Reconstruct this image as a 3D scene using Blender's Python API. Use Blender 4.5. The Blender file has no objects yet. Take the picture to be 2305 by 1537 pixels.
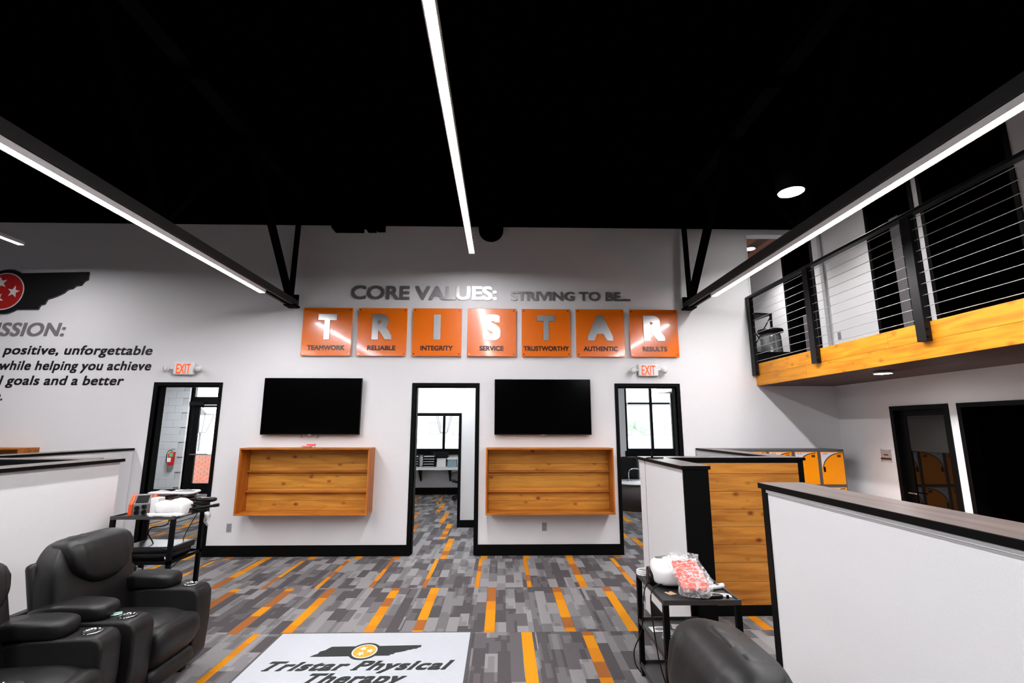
import bpy, bmesh, math, random
from mathutils import Vector, Matrix
S = bpy.context.scene
COL = S.collection
R = math.radians
PI = math.pi

# ------------------------------------------------------------------ camera, sky, exposure
cam_d = bpy.data.cameras.new('camera'); cam = bpy.data.objects.new('camera', cam_d); COL.objects.link(cam)
cam_d.sensor_width = 36.0; cam_d.lens = 1072.7 / 2305 * 36.0; cam_d.clip_end = 300
pit, yaw, rol = 0.1774153, 0.0212477, -0.00078
cam.matrix_world = (Matrix.Translation((0, 0, 1.815)) @ Matrix.Rotation(-yaw, 4, 'Z')
                    @ Matrix.Rotation(PI / 2 + pit, 4, 'X') @ Matrix.Rotation(-rol, 4, 'Z'))
S.camera = cam
w = bpy.data.worlds.new('sky'); S.world = w; w.use_nodes = True
w.node_tree.nodes['Background'].inputs[0].default_value = (0.93, 0.97, 1.0, 1)
w.node_tree.nodes['Background'].inputs[1].default_value = 6.0
S.view_settings.view_transform = 'Standard'; S.view_settings.look = 'None'
S.view_settings.gamma = 1; S.view_settings.use_curve_mapping = False
S.view_settings.exposure = 0.0
try:
    S.cycles.use_denoising = True
    S.cycles.max_bounces = 7; S.cycles.diffuse_bounces = 2; S.cycles.glossy_bounces = 4
    S.cycles.transparent_max_bounces = 8; S.cycles.sample_clamp_indirect = 4
    S.cycles.caustics_reflective = False; S.cycles.caustics_refractive = False
except Exception:
    pass
LED = 126.0        # radiance of the LED lenses

# ------------------------------------------------------------------ helpers
def tag(o, label=None, cat=None, group=None, kind=None):
    if label: o['label'] = label
    if cat: o['category'] = cat
    if group: o['group'] = group
    if kind: o['kind'] = kind
    return o

def thing(name, label, cat, loc=(0, 0, 0), rz=0, group=None, kind=None):
    o = bpy.data.objects.new(name, None); COL.objects.link(o)
    o.location = loc; o.rotation_euler = (0, 0, rz); o.empty_display_size = .1
    return tag(o, label, cat, group, kind)

def struct(name, loc=(0, 0, 0)):
    return thing(name, None, None, loc, kind='structure')

def copy_tree(o, parent=None):
    c = o.copy(); COL.objects.link(c); c.parent = parent
    for ch in list(o.children): copy_tree(ch, c)
    return c

class MB:
    """collects shapes in one bmesh"""
    def __init__(s): s.b = bmesh.new()
    def _add(s, vs, fs, mi=0, smooth=False, M=None):
        bv = [s.b.verts.new((M @ Vector(v)) if M else v) for v in vs]
        for f in fs:
            try:
                q = s.b.faces.new([bv[i] for i in f]); q.material_index = mi; q.smooth = smooth
            except ValueError: pass
        return s
    def box(s, x0, x1, y0, y1, z0, z1, mi=0, M=None):
        v = [(x0,y0,z0),(x1,y0,z0),(x1,y1,z0),(x0,y1,z0),(x0,y0,z1),(x1,y0,z1),(x1,y1,z1),(x0,y1,z1)]
        return s._add(v, [(3,2,1,0),(4,5,6,7),(0,1,5,4),(1,2,6,5),(2,3,7,6),(3,0,4,7)], mi, M=M)
    def rbox(s, x0, x1, y0, y1, z0, z1, r=.01, seg=2, mi=0, smooth=True, M=None):
        t = bmesh.new(); bmesh.ops.create_cube(t, size=1)
        for v in t.verts:
            v.co = Vector(((x0+x1)/2 + v.co.x*(x1-x0), (y0+y1)/2 + v.co.y*(y1-y0), (z0+z1)/2 + v.co.z*(z1-z0)))
        bmesh.ops.bevel(t, geom=list(t.edges), offset=r, segments=seg, profile=.5, affect='EDGES')
        t.verts.index_update()
        vs = [v.co.copy() for v in t.verts]
        t.normal_update()
        big = [max(abs(c) for c in f.normal) > .999 for f in t.faces]
        fa = [[v.index for v in f.verts] for f, g_ in zip(t.faces, big) if g_]
        fb_ = [[v.index for v in f.verts] for f, g_ in zip(t.faces, big) if not g_]; t.free()
        bv = [s.b.verts.new((M @ v) if M else v) for v in vs]
        for fl_, sm in ((fa, False), (fb_, smooth)):
            for f in fl_:
                q = s.b.faces.new([bv[i] for i in f]); q.material_index = mi; q.smooth = sm
        return s
    def prism(s, poly, a0, a1, ax='y', mi=0, smooth=False, M=None):
        """poly in the two other axes, extruded along ax from a0 to a1"""
        def P(u, v, a): return {'x': (a,u,v), 'y': (u,a,v), 'z': (u,v,a)}[ax]
        n = len(poly); vs = [P(u,v,a0) for u,v in poly] + [P(u,v,a1) for u,v in poly]
        fs = [list(range(n))[::-1], list(range(n, 2*n))] + [(i,(i+1)%n,n+(i+1)%n,n+i) for i in range(n)]
        return s._add(vs, fs, mi, smooth, M)
    def cyl(s, p0, p1, r0, r1=None, n=16, mi=0, cap=True, smooth=True):
        p0, p1 = Vector(p0), Vector(p1); r1 = r0 if r1 is None else r1
        d = (p1-p0).normalized(); a = d.orthogonal().normalized(); b = d.cross(a)
        vs = []
        for p, r in ((p0,r0),(p1,r1)):
            for i in range(n):
                t = 2*PI*i/n; vs.append(p + a*math.cos(t)*r + b*math.sin(t)*r)
        s._add(vs, [(i,(i+1)%n,n+(i+1)%n,n+i) for i in range(n)], mi, smooth)
        if cap: s._add(vs[:n], [list(range(n))[::-1]], mi); s._add(vs[n:], [list(range(n))], mi)
        return s
    def tube(s, pts, r, n=6, mi=0, closed=False, steps=4):
        P = [Vector(p) for p in pts]
        if steps > 1 and len(P) > 2:      # catmull-rom
            Q = []; m = len(P)
            for i in range(m if closed else m-1):
                g = lambda k: P[k % m] if closed else P[max(0, min(m-1, k))]
                a, b, c, d = g(i-1), g(i), g(i+1), g(i+2)
                for j in range(steps):
                    t = j/steps
                    Q.append(.5*((2*b)+(c-a)*t+(2*a-5*b+4*c-d)*t*t+(3*b-a-3*c+d)*t**3))
            if not closed: Q.append(P[-1])
            P = Q
        vs = []; m = len(P)
        for i, p in enumerate(P):
            d = (P[(i+1) % m]-P[i-1]) if closed else (P[min(i+1,m-1)]-P[max(i-1,0)])
            d = d.normalized() if d.length > 1e-9 else Vector((0,0,1))
            up = Vector((0,0,1)) if abs(d.z) < .95 else Vector((1,0,0))
            a = d.cross(up).normalized(); b = d.cross(a)
            for k in range(n):
                t = 2*PI*k/n; vs.append(p + a*math.cos(t)*r + b*math.sin(t)*r)
        fs = []
        for i in range(m if closed else m-1):
            for k in range(n):
                j = (i+1) % m
                fs.append((i*n+k, i*n+(k+1)%n, j*n+(k+1)%n, j*n+k))
        if not closed: fs += [list(range(n)), list(range((m-1)*n, m*n))]
        return s._add(vs, fs, mi, True)
    def lathe(s, prof, cx=0, cy=0, n=24, mi=0, smooth=True, M=None):
        vs = [(cx+r*math.cos(2*PI*i/n), cy+r*math.sin(2*PI*i/n), z) for r, z in prof for i in range(n)]
        fs = [(k*n+i, k*n+(i+1)%n, (k+1)*n+(i+1)%n, (k+1)*n+i) for k in range(len(prof)-1) for i in range(n)]
        fs += [list(range(n))[::-1], list(range((len(prof)-1)*n, len(prof)*n))]
        return s._add(vs, fs, mi, smooth, M)
    def puff(s, c, size, e=.35, fn=None, nu=32, nv=18, mi=0, M=None):
        """super-ellipsoid cushion; fn deforms the local unit point"""
        sg = lambda v, p: math.copysign(abs(v)**p, v)
        vs = []
        for j in range(nv+1):
            ph = -PI/2 + PI*j/nv
            for i in range(nu):
                th = 2*PI*i/nu
                p = Vector((sg(math.cos(ph),e)*sg(math.cos(th),e), sg(math.cos(ph),e)*sg(math.sin(th),e), sg(math.sin(ph),e)))
                q = Vector((p.x*size[0]/2, p.y*size[1]/2, p.z*size[2]/2))
                if fn: q = fn(q, p)
                vs.append(Vector(c)+q)
        fs = [(j*nu+i, j*nu+(i+1)%nu, (j+1)*nu+(i+1)%nu, (j+1)*nu+i) for j in range(nv) for i in range(nu)]
        return s._add(vs, fs, mi, True, M)
    def build(s, name, mats, parent=None, loc=None, rz=None, bevel=0, kind=None):
        me = bpy.data.meshes.new(name)
        bmesh.ops.remove_doubles(s.b, verts=s.b.verts, dist=1e-6) if False else None
        bmesh.ops.recalc_face_normals(s.b, faces=s.b.faces)
        s.b.to_mesh(me); s.b.free()
        for m in (mats if isinstance(mats, (list, tuple)) else [mats]): me.materials.append(m)
        o = bpy.data.objects.new(name, me); COL.objects.link(o)
        if parent: o.parent = parent
        if loc: o.location = loc
        if rz: o.rotation_euler.z = rz
        if bevel:
            md = o.modifiers.new('bevel', 'BEVEL'); md.width = bevel; md.segments = 2; md.limit_method = 'ANGLE'
        if kind: o['kind'] = kind
        return o

def BX(name, x0, x1, y0, y1, z0, z1, mat, parent=None, bevel=0, kind=None):
    """a box whose origin sits at its own centre (so grain patterns differ per piece)"""
    c = ((x0+x1)/2, (y0+y1)/2, (z0+z1)/2)
    o = MB().box(x0-c[0], x1-c[0], y0-c[1], y1-c[1], z0-c[2], z1-c[2]).build(name, mat, parent, loc=c, bevel=bevel, kind=kind)
    return o

# ------------------------------------------------------------------ materials
def mat(name, col, rough=.5, metal=0, spec=.5, emit=0, bump=0, bscale=40, var=0, coat=0, alpha=1, trans=0):
    m = bpy.data.materials.new(name); m.use_nodes = True; nt = m.node_tree; n = nt.nodes; b = n['Principled BSDF']
    b.inputs['Base Color'].default_value = (*col, 1); b.inputs['Roughness'].default_value = rough
    b.inputs['Metallic'].default_value = metal; b.inputs['Specular IOR Level'].default_value = spec
    b.inputs['Coat Weight'].default_value = coat; b.inputs['Coat Roughness'].default_value = .08
    b.inputs['Alpha'].default_value = alpha; b.inputs['Transmission Weight'].default_value = trans
    if emit:
        b.inputs['Emission Color'].default_value = (*col, 1); b.inputs['Emission Strength'].default_value = emit
    tc = n.new('ShaderNodeTexCoord')
    nz = n.new('ShaderNodeTexNoise'); nz.inputs['Scale'].default_value = bscale; nz.inputs['Detail'].default_value = 4
    nt.links.new(tc.outputs['Object'], nz.inputs['Vector'])
    if bump:
        bp = n.new('ShaderNodeBump'); bp.inputs['Strength'].default_value = bump; bp.inputs['Distance'].default_value = .01
        nt.links.new(nz.outputs[0], bp.inputs['Height']); nt.links.new(bp.outputs[0], b.inputs['Normal'])
    v = var or .04
    if not emit:
        mx = n.new('ShaderNodeMix'); mx.data_type = 'RGBA'
        mx.inputs[6].default_value = (*[c*(1-v) for c in col], 1); mx.inputs[7].default_value = (*[min(1, c*(1+v)) for c in col], 1)
        nt.links.new(nz.outputs[0], mx.inputs[0]); nt.links.new(mx.outputs[2], b.inputs['Base Color'])
    return m

def wood(name, light, dark, axis=0, rough=.45, var=.25, knots=True):
    m = bpy.data.materials.new(name); m.use_nodes = True; nt = m.node_tree; n = nt.nodes; L = nt.links.new
    b = n['Principled BSDF']; b.inputs['Roughness'].default_value = rough; b.inputs['Specular IOR Level'].default_value = .3
    tc = n.new('ShaderNodeTexCoord'); oi = n.new('ShaderNodeObjectInfo')
    off = n.new('ShaderNodeVectorMath'); off.operation = 'SCALE'; off.inputs[0].default_value = (37, 51, 23)
    L(oi.outputs['Random'], off.inputs['Scale'])
    ad = n.new('ShaderNodeVectorMath'); ad.operation = 'ADD'; L(tc.outputs['Object'], ad.inputs[0]); L(off.outputs[0], ad.inputs[1])
    mp = n.new('ShaderNodeMapping'); sc = [9, 9, 9]; sc[axis] = .9; mp.inputs['Scale'].default_value = sc; L(ad.outputs[0], mp.inputs[0])
    g = n.new('ShaderNodeTexNoise'); g.inputs['Scale'].default_value = 2.2; g.inputs['Detail'].default_value = 7; g.inputs['Distortion'].default_value = .6
    L(mp.outputs[0], g.inputs['Vector'])
    big = n.new('ShaderNodeTexNoise'); big.inputs['Scale'].default_value = 2.5; L(ad.outputs[0], big.inputs['Vector'])
    mp2 = n.new('ShaderNodeMapping'); s2 = [7, 7, 7]; s2[axis] = 4.5; mp2.inputs['Scale'].default_value = s2; L(ad.outputs[0], mp2.inputs[0])
    vo = n.new('ShaderNodeTexVoronoi'); vo.inputs['Scale'].default_value = 1.0; L(mp2.outputs[0], vo.inputs['Vector'])
    kr = n.new('ShaderNodeValToRGB'); kr.color_ramp.elements[0].position = .05; kr.color_ramp.elements[0].color = (0,0,0,1)
    kr.color_ramp.elements[1].position = .22; kr.color_ramp.elements[1].color = (1,1,1,1)
    L(vo.outputs['Distance'], kr.inputs[0])
    ramp = n.new('ShaderNodeValToRGB'); e = ramp.color_ramp.elements
    e[0].position = .32; e[0].color = (*dark, 1); e[1].position = .62; e[1].color = (*light, 1)
    L(g.outputs[0], ramp.inputs[0])
    m1 = n.new('ShaderNodeMix'); m1.data_type = 'RGBA'; m1.blend_type = 'MULTIPLY'; m1.inputs[0].default_value = float(knots)
    L(ramp.outputs[0], m1.inputs[6]); 
    kc = n.new('ShaderNodeMix'); kc.data_type = 'RGBA'; kc.inputs[6].default_value = (.28,.12,.05,1); kc.inputs[7].default_value = (1,1,1,1)
    L(kr.outputs[0], kc.inputs[0]); L(kc.outputs[2], m1.inputs[7])
    hv = n.new('ShaderNodeHueSaturation'); mr = n.new('ShaderNodeMapRange')
    mr.inputs['To Min'].default_value = 1-var; mr.inputs['To Max'].default_value = 1+var
    av = n.new('ShaderNodeMath'); av.operation = 'MULTIPLY_ADD'; av.inputs[1].default_value = .5
    L(oi.outputs['Random'], av.inputs[0]); hb = n.new('ShaderNodeMath'); hb.operation = 'MULTIPLY'; hb.inputs[1].default_value = .5
    L(big.outputs[0], hb.inputs[0]); L(hb.outputs[0], av.inputs[2]); L(av.outputs[0], mr.inputs['Value'])
    L(mr.outputs[0], hv.inputs['Value']); L(m1.outputs[2], hv.inputs['Color']); L(hv.outputs[0], b.inputs['Base Color'])
    bp = n.new('ShaderNodeBump'); bp.inputs['Strength'].default_value = .15; bp.inputs['Distance'].default_value = .004
    L(g.outputs[0], bp.inputs['Height']); L(bp.outputs[0], b.inputs['Normal'])
    return m

def carpet():
    m = bpy.data.materials.new('carpet_tile'); m.use_nodes = True; nt = m.node_tree; n = nt.nodes; L = nt.links.new
    b = n['Principled BSDF']; b.inputs['Roughness'].default_value = .95; b.inputs['Specular IOR Level'].default_value = .1
    tc = n.new('ShaderNodeTexCoord'); sp = n.new('ShaderNodeSeparateXYZ'); L(tc.outputs['Object'], sp.inputs[0])
    st = n.new('ShaderNodeAttribute'); st.attribute_type = 'OBJECT'; st.attribute_name = 'stripe_x'
    oi = n.new('ShaderNodeObjectInfo')
    def M(op, a, b_=None, c=None):
        q = n.new('ShaderNodeMath'); q.operation = op
        for i, v in enumerate((a, b_, c)):
            if v is None: continue
            if isinstance(v, (int, float)): q.inputs[i].default_value = v
            else: L(v, q.inputs[i])
        return q.outputs[0]
    def layer(cw, bl, seed):
        xs = M('SUBTRACT', sp.outputs[0], st.outputs['Fac'])
        ci = M('FLOOR', M('ADD', M('DIVIDE', xs, cw), .5))
        cmb = n.new('ShaderNodeCombineXYZ'); L(ci, cmb.inputs[0]); L(oi.outputs['Random'], cmb.inputs[1]); cmb.inputs[2].default_value = seed
        wn = n.new('ShaderNodeTexWhiteNoise'); L(cmb.outputs[0], wn.inputs['Vector'])
        bi = M('FLOOR', M('ADD', M('DIVIDE', sp.outputs[1], bl), M('MULTIPLY', wn.outputs['Value'], 7.0)))
        c2 = n.new('ShaderNodeCombineXYZ'); L(ci, c2.inputs[0]); L(bi, c2.inputs[1]); L(M('ADD', oi.outputs['Random'], seed), c2.inputs[2])
        w2 = n.new('ShaderNodeTexWhiteNoise'); L(c2.outputs[0], w2.inputs['Vector'])
        return xs, w2.outputs['Value']
    xs, v1 = layer(.1015, .30, 1.0); _, v2 = layer(.0507, .22, 5.0)
    v = M('ADD', M('MULTIPLY', v1, .82), M('MULTIPLY', v2, .18))
    ramp = n.new('ShaderNodeValToRGB'); ramp.color_ramp.interpolation = 'CONSTANT'; e = ramp.color_ramp.elements
    cols = [(0, .060), (.30, .090), (.46, .15), (.6, .195), (.74, .25)]
    e[0].position = 0; e[0].color = (.080, .073, .077, 1); e[1].position = .30; e[1].color = (.112, .103, .108, 1)
    for p, g in cols[2:]:
        q = e.new(p); q.color = (g, g*.965, g*.985, 1)
    L(v, ramp.inputs[0])
    # orange stripe
    inside = M('LESS_THAN', M('ABSOLUTE', xs), .0475)
    by = M('FLOOR', M('ADD', M('DIVIDE', sp.outputs[1], .24), M('MULTIPLY', oi.outputs['Random'], 9)))
    c3 = n.new('ShaderNodeCombineXYZ'); L(by, c3.inputs[0]); L(oi.outputs['Random'], c3.inputs[1])
    w3 = n.new('ShaderNodeTexWhiteNoise'); L(c3.outputs[0], w3.inputs['Vector'])
    r2 = n.new('ShaderNodeValToRGB'); r2.color_ramp.interpolation = 'CONSTANT'
    r2.color_ramp.elements[0].color = (.33, .115, .03, 1); r2.color_ramp.elements[1].position = .3; r2.color_ramp.elements[1].color = (.58, .205, .012, 1)
    q = r2.color_ramp.elements.new(.65); q.color = (.64, .25, .01, 1)
    L(w3.outputs['Value'], r2.inputs[0])
    mx = n.new('ShaderNodeMix'); mx.data_type = 'RGBA'; L(inside, mx.inputs[0]); L(ramp.outputs[0], mx.inputs[6]); L(r2.outputs[0], mx.inputs[7])
    nz = n.new('ShaderNodeTexNoise'); nz.inputs['Scale'].default_value = 160; nz.inputs['Detail'].default_value = 2; L(tc.outputs['Object'], nz.inputs['Vector'])
    mr = n.new('ShaderNodeMapRange'); mr.inputs['To Min'].default_value = .72; mr.inputs['To Max'].default_value = 1.28; L(nz.outputs[0], mr.inputs['Value'])
    hv = n.new('ShaderNodeHueSaturation'); L(mr.outputs[0], hv.inputs['Value']); L(mx.outputs[2], hv.inputs['Color']); L(hv.outputs[0], b.inputs['Base Color'])
    bp = n.new('ShaderNodeBump'); bp.inputs['Strength'].default_value = .4; bp.inputs['Distance'].default_value = .004
    L(nz.outputs[0], bp.inputs['Height']); L(bp.outputs[0], b.inputs['Normal'])
    return m

WHITE = mat('wall_paint', (.80, .80, .82), .62, spec=.3, bump=.05, bscale=90)
PANELW = mat('partition_white', (.82, .83, .85), .5, spec=.3, bump=.03, bscale=120)
BLACK = mat('black_paint', (.0018, .002, .0022), .5, spec=.10)
DARKCEIL = mat('black_ceiling', (.0002, .0002, .00025), .9, spec=0.0)
STEEL = mat('black_steel', (.0018, .0022, .0028), .45, spec=.10, bump=.05)
RAILM = mat('charcoal_steel', (.008, .008, .009), .4, spec=.2)
WOODX = wood('pine_x', (.70, .31, .045), (.48, .18, .022), 0)
WOODF = wood('pine_frame_x', (.52, .17, .022), (.34, .095, .01), 0, knots=False)
WOODZ = wood('pine_frame_z', (.50, .155, .02), (.34, .09, .01), 2, knots=False)
WOODP = wood('pine_panel', (.64, .27, .045), (.40, .135, .018), 0)
WOODY = wood('pine_fascia', (.84, .34, .02), (.60, .20, .01), 1, var=.18, knots=.55)
SOFF = wood('walnut_soffit', (.095, .027, .015), (.045, .013, .008), 1, knots=False)
LAM = wood('grey_laminate', (.17, .145, .14), (.10, .085, .083), 1, rough=.35, knots=False, var=.1)
LAMX = wood('grey_laminate_x', (.17, .145, .14), (.10, .085, .083), 0, rough=.35, knots=False, var=.1)
CARPET = carpet()
SUBFL = mat('subfloor', (.05, .05, .05), .9)
LEATHER = mat('black_leather', (.0048, .0047, .0052), .44, spec=.36, bump=.35, bscale=9)
TRUSSM = mat('truss_black', (.0005, .0006, .0008), .6, spec=.02)
CHORDLIT = mat('chord_glow_grey', (.022, .0215, .022), .5, spec=.15)  # truss black made lighter; glow of the LED strips painted into its colour
CHROME = mat('chrome', (.75, .75, .78), .12, 1)
CABLE = mat('stainless_cable', (.62, .63, .65), .35, .9)
ORANGE = mat('orange_gloss', (.86, .17, .004), .24, spec=.5, coat=.5)
BRUSH = mat('brushed_aluminium', (.60, .60, .61), .3, .9, bump=.05, bscale=200)
DKRED = mat('dark_print', (.035, .004, .002), .35)
INKB = mat('black_vinyl', (.006, .006, .007), .4)
GREYV = mat('grey_letter', (.24, .225, .235), .4, .2)
RED = mat('emblem_red', (.45, .012, .012), .4)
EMBW = mat('emblem_white', (.75, .75, .76), .5)
SCREEN = mat('tv_screen', (.0006, .0006, .0008), .15, spec=.08)
PLASTB = mat('black_plastic', (.003, .003, .0035), .35, spec=.25)
PLASTW = mat('white_plastic', (.82, .82, .83), .4)
PLASTG = mat('grey_plastic', (.16, .155, .16), .45)
OUTLET = mat('grey_outlet', (.30, .30, .32), .45)
OUTLETD = mat('outlet_slot', (.05, .05, .055), .5)
EXITW = mat('exit_white', (.85, .85, .86), .4)
EXITR = mat('exit_orange', (.9, .10, .012), .4, emit=.55)
LENS = mat('led_lens', (1, .975, .99), .5, emit=LED)
LOCKG = mat('locker_grey', (.085, .085, .095), .45)
LOCKO = mat('locker_orange', (.95, .30, .0), .38)
LOCKW = mat('locker_white', (.70, .68, .74), .4)
CMU = mat('painted_block', (.52, .545, .57), .6, bump=.3, bscale=60)
MORTAR = mat('mortar', (.47, .49, .51), .8)
BRICKM = mat('red_brick', (.42, .13, .08), .85, bump=.3, var=.25)
TOWEL = mat('white_towel', (.85, .85, .86), .9, bump=.35, bscale=22)
MATW = mat('mat_light_grey', (.50, .53, .57), .95, bump=.6, bscale=160, var=.1)
MATK = mat('mat_black', (.020, .024, .022), .95, bump=.5, bscale=160)
MATB = mat('mat_border', (.06, .058, .06), .7)
MATY = mat('mat_gold', (.74, .34, .03), .95, bump=.4, bscale=160)
MATC = mat('mat_white', (.80, .80, .80), .95)
GLASSD = mat('dark_glass', (.002, .002, .0025), .04, spec=.35)
SHADE = mat('grey_shade', (.012, .0145, .0135), .7)
ORG2 = mat('device_orange', (.86, .085, .012), .35)
REDGEL = mat('red_gel', (.90, .085, .04), .3)
TAN = mat('manila_tag', (.75, .52, .33), .7)
ASPH = mat('concrete_lot', (.62, .62, .62), .9, var=.1)
BLDG = mat('pale_building', (.66, .64, .62), .8)
CARW = mat('car_white', (.75, .75, .77), .25, coat=.5)
CARG = mat('car_grey', (.34, .36, .40), .25, coat=.5)
TYRE = mat('tyre', (.02, .02, .02), .8)
GREEN = mat('foliage', (.32, .40, .30), .9, bump=.8, bscale=8, var=.3)
DESKT = mat('grey_wood_desk', (.07, .058, .055), .5, var=.2, bscale=12)
TEAL = mat('blue_grey_box', (.25, .36, .40), .5)
def glassmat(name, col, alpha, rough=.03):
    m = bpy.data.materials.new(name); m.use_nodes = True; nt = m.node_tree; n = nt.nodes; n.remove(n['Principled BSDF'])
    o = n['Material Output']; t = n.new('ShaderNodeBsdfTransparent'); t.inputs[0].default_value = (*col, 1)
    g = n.new('ShaderNodeBsdfGlossy'); g.inputs['Roughness'].default_value = rough; fr = n.new('ShaderNodeFresnel'); fr.inputs[0].default_value = 1.45
    mx = n.new('ShaderNodeMixShader'); mh = n.new('ShaderNodeMath'); mh.operation = 'ADD'; mh.inputs[1].default_value = alpha
    nt.links.new(fr.outputs[0], mh.inputs[0]); nt.links.new(mh.outputs[0], mx.inputs[0])
    nt.links.new(t.outputs[0], mx.inputs[1]); nt.links.new(g.outputs[0], mx.inputs[2]); nt.links.new(mx.outputs[0], o.inputs[0])
    return m
GLASS = glassmat('window_glass', (.96, .98, .98), .0)
def filmmat(name, haze):
    m = bpy.data.materials.new(name); m.use_nodes = True; nt = m.node_tree; n = nt.nodes; b = n['Principled BSDF']
    b.inputs['Base Color'].default_value = (.9, .9, .92, 1); b.inputs['Roughness'].default_value = .15
    tc = n.new('ShaderNodeTexCoord'); nz = n.new('ShaderNodeTexNoise'); nz.inputs['Scale'].default_value = 16; nz.inputs['Distortion'].default_value = 2.5
    nt.links.new(tc.outputs['Object'], nz.inputs['Vector'])
    r = n.new('ShaderNodeMapRange'); r.inputs['From Min'].default_value = .45; r.inputs['From Max'].default_value = .7
    r.inputs['To Min'].default_value = haze*.4; r.inputs['To Max'].default_value = min(1, haze*3)
    nt.links.new(nz.outputs[0], r.inputs['Value']); nt.links.new(r.outputs[0], b.inputs['Alpha'])
    return m
CLEAR = filmmat('clear_bag', .22)

# ------------------------------------------------------------------ room shell
D = 7.275; T = .17; XR = 5.157; XB = 3.934; YE = 13.6; ZC = 5.6
fl = struct('floor')
BX('subfloor', -12.2, 7.2, -3.2, YE+.2, -.12, -.008, SUBFL, fl)
rng = random.Random(7)
base = MB().box(-.3042, .3042, -.6075, .6075, -.007, 0).build('carpet_tile', CARPET, fl)
tile_mesh = base.data
known = {0: [-3.285,-2.798,-2.154,-1.523,-.959,-.408,.29,.957,1.538], -1: [-2.992,-2.392,-1.916,-1.191,-.751,-.102,.632,1.206],
         -2: [-2.152,-1.6,-.95,-.4,.231,.773,1.44,2.095]}
first = True
for row in range(-3, 7):
    yc = 5.8945 + .6085 + 1.217*row
    off = {0: -.31, -1: -.03, -2: .24}.get(row, [.1, -.2, .28][row % 3])
    for k in range(-17 if row > 0 else -8, 9):
        xc = .61*k
        if row > 0 and xc > 4.6: continue
        if row < -1 and xc > 4: continue
        if row > 0 and k < -16: continue
        cx = xc + off                       # tile centred near its stripe
        o = base if first else base.copy()
        if not first: COL.objects.link(o)
        first = False
        o.location = (xc, yc, 0)
        want = off + rng.uniform(-.06, .06)
        for kx in known.get(row, []):
            if abs(kx - xc) <= .42 and abs(kx - xc - off) < .2: want = kx - xc
        want = max(-.30, min(.30, want))
        o['stripe_x'] = float(want)
yy = 5.8945 + 1.217*7
# back wall with three door openings and the balcony passage
wb = struct('wall_back')
def wseg(x0, x1, z0, z1, m=WHITE, y0=D, y1=D+T, n='wall_panel'): return BX(n, x0, x1, y0, y1, z0, z1, m, wb)
DO = [(-5.165, -4.255), (-1.305, -.390), (1.778, 2.680)]
OT = 2.42
xs = -12.2
mbw = MB()
for a, b in DO:
    mbw.box(xs, a, D, D+T, 0, OT); xs = b
mbw.box(xs, 7.2, D, D+T, 0, OT)
mbw.box(-12.2, 7.2, D, D+T, OT, 2.77)
mbw.box(-12.2, 3.97, D, D+T, 2.77, 4.91)
mbw.box(-12.2, XR+.0, D, D+T, 4.91, 5.0)
mbw.build('plaster', WHITE, wb)
MB().box(-12.2, XR, D, D+T, 5.0, ZC).build('black_band', DARKCEIL, wb)
# right wall (lower and balcony level)
wr = struct('wall_right')
mr_ = MB()
def wr_box(y0, y1, z0, z1): mr_.box(XR, XR+T, y0, y1, z0, z1)
wr_box(6.25, 9.7, 0, 2.43); wr_box(5.475, 6.25, 2.055, 2.43); wr_box(5.335, 5.475, 0, 2.43)
wr_box(-3.2, 5.335, 2.085, 2.43); wr_box(-3.2, 1.9, 0, 2.085); wr_box(-3.2, 9.7, 2.43, 2.77)
# balcony level
wr_box(6.27, 7.45, 2.77, 5.0); wr_box(8.30, 9.7, 2.77, 5.2)
wr_box(5.395, 5.475, 2.77, 5.0); wr_box(-3.2, 4.31, 2.77, 5.0)
mr_.build('plaster', WHITE, wr)
BX('black_band', XR, XR+T, -3.2, D, 5.0, ZC, DARKCEIL, wr)
wl = struct('wall_left'); BX('plaster', -12.37, -12.2, -3.2, D+T, 0, ZC, WHITE, wl)
wf = struct('wall_front'); BX('plaster', -12.2, 7.2, -3.37, -3.2, 0, ZC, mat('bounce_cut_dark', (.05,.05,.055), .6), wf)  # unseen wall; its dark colour is made up to cut bounced light
ce = struct('ceiling')
BX('ceiling_deck', -12.4, 7.4, -3.4, D+T, ZC, ZC+.1, DARKCEIL, ce)
for i in range(9):
    BX('ceiling_joist', -12.2, XR, -2.4+i*1.13, -2.33+i*1.13, 5.36, ZC, DARKCEIL, ce)
# pilaster / casing at the balcony opening
tr = struct('trim_1')
BX('casing', XR-.03, XR-.001, 7.20, 7.27, 2.77, 4.99, mat('grey_casing', (.42,.43,.44), .5), tr)
tr2 = struct('trim_2')
BX('casing', 3.95, 3.97, D-.012, D+T+.01, 2.77, 4.91, WHITE, tr2)
# recesses behind the dark openings of the right wall
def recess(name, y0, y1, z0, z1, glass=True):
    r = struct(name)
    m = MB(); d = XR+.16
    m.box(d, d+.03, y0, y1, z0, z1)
    m.build('unlit_room_sheet', DARKCEIL, r)  # black sheet painted in for the darkness of the unlit room behind
    m = MB(); f = .05
    m.box(XR-.012, XR+.16, y0, y0+f, z0, z1).box(XR-.012, XR+.16, y1-f, y1, z0, z1).box(XR-.012, XR+.16, y0+f, y1-f, z1-f, z1)
    m.build('frame', BLACK, r)
    return r
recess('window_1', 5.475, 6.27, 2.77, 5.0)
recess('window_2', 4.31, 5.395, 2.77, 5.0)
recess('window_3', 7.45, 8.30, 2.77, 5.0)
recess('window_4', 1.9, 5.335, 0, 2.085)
w1 = bpy.data.objects['window_1']
BX('blind_strip', XR+.10, XR+.14, 5.84, 5.99, 2.8, 4.6, PLASTG, w1)
BX('blind_strip', XR+.10, XR+.14, 5.50, 5.58, 2.8, 4.2, PLASTG, w1)
w3 = bpy.data.objects['window_3']
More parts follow.
